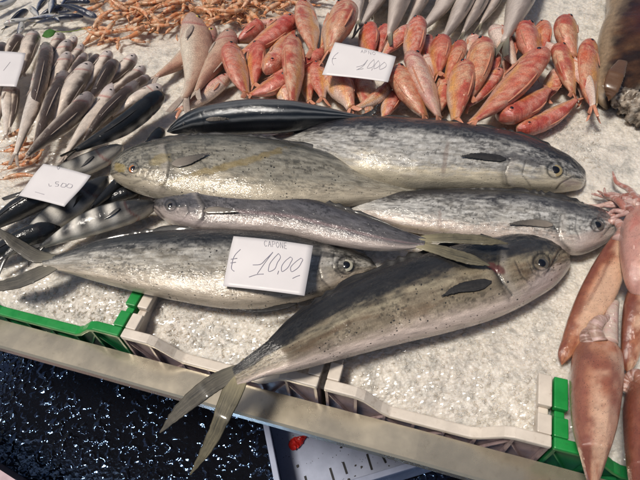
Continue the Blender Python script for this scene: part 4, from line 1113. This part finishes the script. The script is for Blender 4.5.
# ------------------------------------------------------------------ squid
def squid_col(seed, pale=0.0, brown=0.0):
    def f(u, v, x, y, s):
        n = fbm(x * 22, y * 30, seed); n2 = fbm(x * 8, y * 14, seed + 2); n3 = fbm(x * 60, y * 70, seed + 4); st = fbm(x * 5, y * 60, seed + 6)
        c = lerp((.25, .075, .038), (.42, .18, .095), sstep(.35, .65, n * .6 + n3 * .4))
        c = lerp(c, (.60, .40, .28), sstep(.36, .56, n2 * .75 + n3 * .25) * (.95 - .4 * brown) * sstep(.12, .35, v))
        c = lerp(c, (.13, .035, .02), sstep(.52, .7, st) * (.45 + .4 * brown))
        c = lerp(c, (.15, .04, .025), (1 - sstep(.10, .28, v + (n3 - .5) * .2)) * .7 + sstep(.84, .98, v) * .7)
        c = lerp(c, (.64, .37, .32), np.full_like(u, pale * .55))
        c = lerp(c, (.45, .12, .09), sstep(.56, .7, n) * pale * .5)
        sp = sstep(.60, .70, fbm(x * 260, y * 260, seed + 8, 2))
        return c * (1 - .12 * sp)[..., None] * 1.22
    return f
def mantle(name, label, L_, R_e, rest, seed, pale=0, brown=0, thr=.62, fins=True, extra=None):
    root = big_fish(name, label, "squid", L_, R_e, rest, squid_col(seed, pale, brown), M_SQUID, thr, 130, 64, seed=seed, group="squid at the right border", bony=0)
    return root
def rename_body(root, n):
    for c in root.children: c.name = n
q1 = mantle("squid", "brown-orange squid with its pointed tip on the ice left of the pale pink one",
    [(561, 364), (558, 356), (562, 338), (570, 312), (580, 288), (594, 262), (606, 244), (612, 236)],
    [(562, 365), (569, 360), (584, 342), (600, 322), (616, 298), (624, 276), (629, 256), (632, 242)], [(0, .004), (.5, .008), (1, .03)], 5, 0, .3)
q2 = mantle("squid", "largest reddish squid hanging tip down over the green crate at the right",
    [(591, 494), (586, 478), (580, 456), (573, 430), (570, 400), (570, 372), (574, 350), (582, 338)],
    [(594, 495), (600, 480), (608, 458), (617, 430), (622, 400), (624, 370), (621, 352), (612, 340)], [(0, .02), (.3, .055), (.6, .03), (1, .004)], 9, .15, .2)
q3 = mantle("squid", "narrow squid tip pointing down between the pale pink squid and the right border",
    [(627, 373), (622, 364), (621, 340), (622, 318), (624, 300), (630, 282)],
    [(628, 374), (634, 368), (643, 348), (652, 326), (660, 300), (662, 282)], [(0, .012), (1, .03)], 13, 0, .3)
q4 = mantle("squid", "brown squid in the bottom right corner beside the largest one",
    [(640, 520), (632, 496), (626, 462), (623, 430), (623, 402), (628, 380)],
    [(646, 522), (664, 500), (676, 462), (682, 430), (680, 400), (670, 376)], [(0, .02), (.4, .05), (1, .008)], 17, .05, .45)
q5 = mantle("squid", "pale pink squid lying uppermost at the right border",
    [(637, 300), (628, 288), (621, 262), (619, 240), (622, 220), (632, 208)],
    [(641, 302), (656, 288), (668, 262), (672, 240), (668, 218), (656, 204)], [(0, .05), (1, .035)], 23, 1.0, 0)
for q in (q1, q2, q3, q4, q5):
    for c in q.children: c.name = "mantle"
def cflat(c):
    return c
def arm(parent, pts, z, rad, col, seed, name="tentacle"):
    P = np.array([at1(*p, zz) for p, zz in zip(pts, z)])
    n = 46
    V, F = tube(P, rad, 14, n)
    u = np.repeat(np.linspace(0, 1, n), 14); j = np.tile(np.arange(14) / 14, n)
    nn = fbm(u * 26, j * 6, seed); V = V + ((nn - .5) * .0010)[:, None] * [0, 0, 1]
    c = lerp(col, (.62, .44, .40), sstep(.4, .7, nn)); c = lerp(c, (.30, .12, .10), sstep(.62, .8, fbm(u * 40, j * 9, seed + 3)) * .6)
    return mesh_obj(name, V, F, M_SQUID, parent, col=c, uv=np.stack([u * .25, j * .05], -1))
pk = (.52, .30, .27)
ra = np.random.default_rng(5)
for k in range(13):
    b0 = np.array([634 + ra.uniform(-6, 10), 206 + ra.uniform(-8, 10)])
    ln = ra.uniform(26, 58); an = math.radians(ra.uniform(168, 232)); q = np.linspace(0, 1, 9)
    dirv = np.array([math.cos(an), math.sin(an)]); nv = np.array([-dirv[1], dirv[0]])
    wv = np.sin(q * ra.uniform(4, 9) + ra.uniform(0, 6)) * ra.uniform(2, 6) * q + ra.uniform(-16, 10) * q ** 2
    pts = b0 + dirv * (q * ln)[:, None] + nv * wv[:, None]
    r0 = ra.uniform(.0065, .0095)
    arm(q5, pts, np.linspace(.055, ra.uniform(.008, .03), 9) + .006 * np.sin(q * 7 + k), [r0, r0 * .9, r0 * .7, r0 * .5, r0 * .2], [(.52, .30, .27), (.42, .17, .13), (.60, .40, .34), (.30, .11, .08)][k % 4], 3 + k)
arm(q1, [(620, 240), (622, 228), (616, 222), (606, 222)], [.05, .045, .04, .035], [.014, .011, .009, .006], (.45, .22, .17), 11)
arm(q2, [(598, 342), (594, 330), (598, 322), (608, 318)], [.03, .035, .04, .035], [.016, .013, .010, .007], (.40, .26, .20), 13)
arm(q2, [(608, 342), (610, 328), (612, 314), (616, 302)], [.03, .03, .034, .03], [.016, .013, .010, .006], (.62, .50, .42), 15)
arm(q2, [(588, 344), (586, 336), (594, 330), (604, 334)], [.028, .03, .03, .03], [.012, .010, .008, .006], (.28, .16, .12), 17)
arm(q4, [(646, 384), (636, 376), (628, 380), (624, 392)], [.04, .035, .025, .02], [.016, .012, .009, .006], (.34, .15, .10), 19)

# ------------------------------------------------------------------ brown body and craggy lump at the right
def brown_col(u, v, x, y, s):
    n = fbm(x * 14, y * 12, s); n2 = fbm(x * 40, y * 40, s + 2)
    c = lerp((.022, .009, .004), (.085, .036, .013), sstep(.35, .62, n))
    c = lerp(c, (.24, .13, .055), sstep(.58, .8, n) * .8)
    c = lerp(c, (.40, .28, .17), (1 - sstep(.02, .20, v + (n2 - .5) * .15)) * .8)
    return lerp(c, (.07, .012, .008), np.exp(-((u - .55) / .1) ** 2) * np.exp(-((v - .4) / .18) ** 2) * .9)
o = big_fish("brown_fish", "large glossy brown mottled body at the right border behind the red fish", "fish",
    [(607, 110), (599, 103), (593, 90), (593, 74), (597, 58), (597, 44), (600, 28), (606, 12), (606, -10), (616, -40)],
    [(612, 106), (634, 92), (656, 76), (672, 56), (680, 30), (684, 0), (684, -28), (680, -50)], [(0, .002), (1, .006)], brown_col, M_BROWN, .40, 140, 70, seed=71, bony=.0)
fin(o, "pectoral_fin", [(618, 60), (608, 72), (604, 88), (608, 100)], [(628, 62), (624, 78), (618, 92), (609, 101)], [.10, .10, .085, .06], .003, plain("brown_fin", (.12, .06, .03), .3, coat=.6))
fin(o, "side_fin", [(596, 60), (592, 74), (590, 90), (596, 106)], [(600, 60), (600, 76), (600, 90), (597, 107)], [.05, .045, .03, .012], .002, plain("pale_brown_fin", (.30, .18, .09), .3, coat=.6))
mb = MB(); n_ = 70; m_ = 48
base = at([(601, 88), (612, 92), (626, 101), (642, 111), (660, 120)], .03)
V, F = tube(base, [.008, .020, .026, .030, .022], m_, n_)
u = np.repeat(np.linspace(0, 1, n_), m_); j = np.tile(np.arange(m_) / m_, n_)
ctr = np.repeat(resample(base, np.linspace(0, 1, n_)), m_, 0)
j2 = np.abs(j - .5) * 2
wd, wi, _w = worley(u * 16, j2 * 7, 3)
V = ctr + (V - ctr) * (.62 + .6 * wi + .3 * fbm(u * 40, j2 * 20, 5))[:, None]
nn = fbm(u * 24, j2 * 12, 9)
c = lerp((.10, .07, .05), (.46, .38, .30), sstep(.4, .62, nn)); c = lerp(c, (.70, .64, .56), sstep(.66, .8, fbm(u * 30, j2 * 14, 15)))
o = mesh_obj("shellfish", V, F, skin_mat("craggy_shell", 0, .35, grain=.4, bump_s=.9, streak=False), None, col=c, uv=np.stack([u * .15, j2 * .07], -1))
tag(o, "craggy grey-brown shellfish lump on the ice by the brown body", "shellfish")
# green leaf with a long stem
lv = empty("leaf", at1(48, 34, .01), "small green leaf with a long thin stem between the blue fish and slender heap", "leaf")
u = np.linspace(0, 1, 24); zz = .03 + .006 * np.sin(u * 3)
A = at(resample([(42, 36), (45, 31), (50, 29), (56, 31)], u), zz); Bq = at(resample([(42, 36.5), (47, 38), (53, 36), (56, 31.5)], u), zz - .004)
P, _, _ = loft(A, Bq, np.full(24, .0008), 10)
M_LEAF = plain("leaf_green", (.06, .17, .025), .35, var=.4, sc=120, bs=.4)
mesh_obj("blade", P.reshape(-1, 3), ring_faces(24, 10), M_LEAF, lv)
V, F = tube(at([(55, 31.5), (64, 32), (74, 31), (87, 28)], [.026, .024, .016, .014]), .0013, 6, 30); mesh_obj("stem", V, F, plain("stem_green", (.25, .34, .06), .4), lv)

# ------------------------------------------------------------------ price cards
M_CARD = plain("white_card", (.70, .665, .665), .45, var=.04, sc=12, bs=.03)
M_INK = plain("grey_ink", (.26, .25, .32), .6)
M_INK2 = plain("faint_grey_ink", (.40, .39, .43), .6)
def card(label, cor, zs, strokes, crop, faint=(), bow=.002, ink=None):
    """cor: TL TR BR BL pixels; strokes in the pixels of an enlarged crop (x0, y0, scale)"""
    P = np.array([at1(*p, z) for p, z in zip(cor, zs)])
    n = np.cross(P[1] - P[0], P[3] - P[0]); n /= np.linalg.norm(n); n = n if n[2] > 0 else -n
    root = empty("price_card", P.mean(0) - n * .002, label, "price card", "handwritten price cards on the fish")
    K = 14; g = np.linspace(0, 1, K); A, B = np.meshgrid(g, g, indexing='ij')
    def surf(a, b):
        a = np.asarray(a)[..., None]; b = np.asarray(b)[..., None]
        return (P[0] * (1 - a) + P[1] * a) * (1 - b) + (P[3] * (1 - a) + P[2] * a) * b + n * (bow * (np.sin(a * 3.14) - .4) + .0015 * np.sin(b * 5 + a * 3))
    T = surf(A, B); V = np.concatenate([T.reshape(-1, 3) + n * .0004, T.reshape(-1, 3) - n * .0004])
    F = []
    for i in range(K - 1):
        for j in range(K - 1):
            q = [i * K + j, (i + 1) * K + j, (i + 1) * K + j + 1, i * K + j + 1]
            F += [q, [x + K * K for x in q[::-1]]]
    bd = [i * K for i in range(K)] + [(K - 1) * K + j for j in range(1, K)] + [i * K + K - 1 for i in range(K - 2, -1, -1)] + [j for j in range(K - 2, 0, -1)]
    for a, b in zip(bd, bd[1:] + bd[:1]): F.append([b, a, a + K * K, b + K * K])
    mesh_obj("sheet", V, F, M_CARD, root)
    cp = np.array(cor, float)
    def ab(x, y):
        a = b = .5
        for _ in range(25):
            p = (cp[0] * (1 - a) + cp[1] * a) * (1 - b) + (cp[3] * (1 - a) + cp[2] * a) * b
            da = (cp[1] - cp[0]) * (1 - b) + (cp[2] - cp[3]) * b; db = (cp[3] - cp[0]) * (1 - a) + (cp[2] - cp[1]) * a
            da, db = np.linalg.solve(np.stack([da, db], 1), np.array([x, y]) - p); a += da; b += db
        return a, b
    for nm, st, r, m_ in (("lettering", strokes, .00062, ink or M_INK), ("faint_lettering", faint, .0005, M_INK2)):
        mb = MB()
        for pl in st:
            q = [ab(crop[0] + x / crop[2], crop[1] + y / crop[2]) for x, y in pl]
            q = resample(q, np.linspace(0, 1, 5 * len(q))) if len(q) > 2 else np.array(q)
            mb.add(*tube(surf(q[:, 0], q[:, 1]) + n * .0008, r, 5))
        if st: mb.build(nm, m_, root)
    return root
def letters(txt, x0, y0, dx, h, sl=.1):
    """sans strokes of small capitals, sl = slope of the line"""
    G = {'C': [[(.9, .15), (.5, 0), (.1, .3), (.1, .7), (.5, 1), (.9, .85)]], 'A': [[(0, 1), (.5, 0)], [(.5, 0), (1, 1)], [(.2, .6), (.8, .6)]],
         'P': [[(.1, 1), (.1, 0)], [(.1, 0), (.8, .05), (.85, .4), (.1, .55)]], 'O': [[(.5, 0), (.1, .3), (.1, .7), (.5, 1), (.9, .7), (.9, .3), (.5, 0)]],
         'N': [[(.1, 1), (.1, 0)], [(.1, 0), (.9, 1)], [(.9, 1), (.9, 0)]], 'E': [[(.1, 0), (.1, 1)], [(.1, 0), (.8, 0)], [(.1, .5), (.7, .5)], [(.1, 1), (.85, 1)]]}
    out = []
    for k, ch in enumerate(txt):
        for st in G[ch]: out.append([(x0 + dx * (k + .75 * p[0]), y0 + sl * dx * (k + p[0]) + h * p[1]) for p in st])
    return out
euro = [[(150, 148), (118, 180), (100, 225), (104, 268), (112, 272)], [(92, 205), (130, 200)], [(90, 226), (122, 222)]]
ten = [[(222, 238), (262, 236), (300, 205), (340, 165)], [(340, 165), (290, 230), (248, 288)], [(200, 306), (250, 292), (285, 290)],
       [(372, 172), (345, 200), (318, 240), (318, 276), (340, 268), (365, 225), (382, 185), (372, 172)],
       [(372, 272), (366, 292)],
       [(440, 190), (410, 215), (388, 255), (392, 276), (415, 262), (440, 225), (448, 195), (440, 190)],
       [(500, 195), (468, 220), (440, 258), (446, 276), (472, 262), (502, 222), (508, 200), (500, 195)], [(452, 316), (475, 304), (494, 297)]]
card("white card reading CAPONE and 10,00 lying on the silvery fish", [(233.5, 236), (313, 245.5), (304.5, 296), (222.5, 285.5)], (.096, .096, .084, .082), euro + ten, (215, 225, 5.82), letters("CAPONE", 290, 96, 23, 34, .10))
# middle card on the mullet
t2 = [[(182, 150), (152, 175), (142, 205), (152, 226)], [(140, 188), (168, 186)],
      [(300, 240), (332, 232), (372, 196)], [(372, 196), (335, 240), (302, 258)], [(300, 258), (345, 250)], [(412, 192), (380, 225), (372, 248), (392, 244), (414, 214), (412, 192)],
      [(440, 198), (416, 228), (412, 250), (432, 242), (448, 214), (440, 198)], [(478, 206), (448, 236), (448, 254), (470, 246), (488, 218), (478, 206)], [(515, 204), (490, 236), (484, 254), (505, 250), (520, 222), (515, 204)]]
card("white card with a faint scrawled price standing among the red mullet", [(335, 42), (396, 56.5), (388, 82.5), (322, 74)], (.118, .118, .10, .098), t2[:-1] + [[(402, 248), (396, 262)]], (310, 30, 6.4), letters("CAPONE"[1:3], 330, 135, 22, 18, .12) + letters("NO", 376, 142, 26, 18, .12), ink=M_INK2)
t3 = [[(285, 200), (290, 214), (302, 212)], [(344, 190), (328, 190), (326, 200), (340, 202), (338, 213), (322, 214)], [(366, 196), (356, 216), (376, 218), (384, 200), (366, 196)], [(400, 198), (388, 216), (410, 222), (420, 205), (400, 198)], [(160, 205), (180, 215)], [(205, 245), (260, 262)]]
card("blank-looking tilted white card lying over the dark barred fish at the left", [(43.5, 163.5), (91, 175.5), (64.5, 207), (18, 195)], (.086, .088, .078, .074), t3[1:4], (0, 150, 5.82), [t3[0], t3[5], [(335, 95), (345, 120), (358, 98)]], ink=M_INK2)
t4 = [[(20, 262), (38, 225), (70, 192)], [(10, 290), (60, 240)]]
card("white card cut by the left picture border on the slender fish", [(-22, 51), (25.5, 53), (16.5, 87), (-28, 86)], (.072, .072, .062, .062), [], (0, 30, 5.82), [[(20, 240), (48, 205), (60, 190)]])

# ------------------------------------------------------------------ crate on the floor, red scrap
M_BLUEW = plain("pale_plastic", (.40, .44, .58), .45, var=.2, sc=14, dirt=((.12, .12, .14), 90, .62, .74, .6))  # dim bluish light below the counter put into the base colour
M_SLOT = plain("slot_dark", (.01, .01, .012), .6)
zr_, zb_ = ZF + .16, ZF + .01
p0 = at1(279, 508, zr_); pa = at1(432, 462, zr_); pb = at1(257, 418, zr_)
ua = pa - p0; ua /= np.linalg.norm(ua); ub = pb - p0; ub -= ua * (ub @ ua); ub /= np.linalg.norm(ub)
fc = empty("fish_crate", p0 + ua * .3 + ub * .2 + [0, 0, zb_ - zr_], "pale dirty plastic crate standing on the dark floor below the steel edge", "crate")
def LB(a, b, z): q = p0 + ua * a + ub * b; q[2] = z; return q
def bx(mb, a0, a1, b0, b1, z0, z1): mb.hexa([LB(a0, b0, z0), LB(a1, b0, z0), LB(a1, b1, z0), LB(a0, b1, z0), LB(a0, b0, z1), LB(a1, b0, z1), LB(a1, b1, z1), LB(a0, b1, z1)])
LA, LBb = .62, .50
for (a0, a1, b0, b1) in ((0, .018, 0, LBb), (LA - .018, LA, 0, LBb), (.0185, LA - .0185, 0, .018), (.0185, LA - .0185, LBb - .018, LBb)):
    mb = MB(); bx(mb, a0, a1, b0, b1, zr_ - .02, zr_); bx(mb, a0 + .005, a1 - .005, b0 + .005, b1 - .005, zb_, zr_ - .0205); bevel(mb.build("side_wall", M_BLUEW, fc, smooth=False), .003)
mb = MB(); bx(mb, .0145, LA - .0145, .0145, LBb - .0145, zb_, zb_ + .012); mb.build("bottom", M_BLUEW, fc, smooth=False)
mb = MB()
zt = zb_ + .0125
for (x1, y1, x2, y2) in ((305, 476, 308, 488), (330, 468, 334, 481), (343, 462, 347, 474), (367, 454, 372, 470), (382, 455, 386, 463), (318, 490, 322, 502), (356, 482, 361, 494), (392, 446, 396, 460)):
    A = at1(x1, y1, zt); B = at1(x2, y2, zt); s = np.cross(B - A, [0, 0, 1]); s /= np.linalg.norm(s); s *= .0035
    up = np.array([0, 0, .0012])
    mb = MB(); mb.hexa([A - s, B - s, B + s, A + s, A - s + up, B - s + up, B + s + up, A + s + up]); mb.build("drain_slot", M_SLOT, fc, smooth=False)
# red scrap
u = np.linspace(0, 1, 14)
A = at(resample([(289, 444), (292, 438), (298, 437), (306, 436)], u), zt + .012); B = at(resample([(290, 449), (294, 450), (300, 446), (306, 437)], u), zt + .008)
P, _, _ = loft(A, B, np.full(14, .006), 12); P = P + (rng.random(P.shape) - .5) * .006
o = mesh_obj("scrap", P.reshape(-1, 3), ring_faces(14, 12), plain("red_scrap", (.62, .02, .015), .35, var=.4), None, smooth=False); tag(o, "crumpled red scrap lying in the pale crate on the floor", "scrap")
mb = MB()
for k in range(70):
    x, y = rng.uniform(276, 410), rng.uniform(424, 482)
    Pq = at1(x, y, zt); q = Pq - p0; a, b = q @ ua, q @ ub
    if not (.03 < a < LA - .03 and .03 < b < LBb - .03): continue
    r = .0012 + .0045 * rng.random() ** 4; Pq[2] += r * .3
    mb.add(ico * (1 + .4 * rng.normal(size=(12, 1))) * [1, 1, .4] * r + Pq, icf)
o = mb.build("debris", plain("dark_debris", (.05, .045, .04), .6), smooth=False); tag(o, "dark bits of dirt scattered in the pale crate", "debris", kind='stuff')
# box edge in the lower left corner
pc = at1(-6, 466, ZF + .3); uc = at1(22, 484, ZF + .3) - pc; uc /= np.linalg.norm(uc); vc = np.cross(uc, [0, 0, 1.0])
if (vc @ np.array([0, -1.0, 0])) < 0: vc = -vc
mb = MB(); q0 = pc - uc * .4; q1_ = pc + uc * .4
def hb(z0, z1, d0, d1):
    mb.hexa([np.r_[(q0 + vc * d0)[:2], z0], np.r_[(q1_ + vc * d0)[:2], z0], np.r_[(q1_ + vc * d1)[:2], z0], np.r_[(q0 + vc * d1)[:2], z0],
             np.r_[(q0 + vc * d0)[:2], z1], np.r_[(q1_ + vc * d0)[:2], z1], np.r_[(q1_ + vc * d1)[:2], z1], np.r_[(q0 + vc * d1)[:2], z1]])
hb(ZF + .002, ZF + .3, 0, .02); hb(ZF + .002, ZF + .3, .33, .35); hb(ZF + .002, ZF + .02, .021, .329)
o = mb.build("box", plain("pink_plastic", (.50, .36, .40), .4), smooth=False); tag(o, "pale pink box rim in the bottom left corner of the floor", "box")
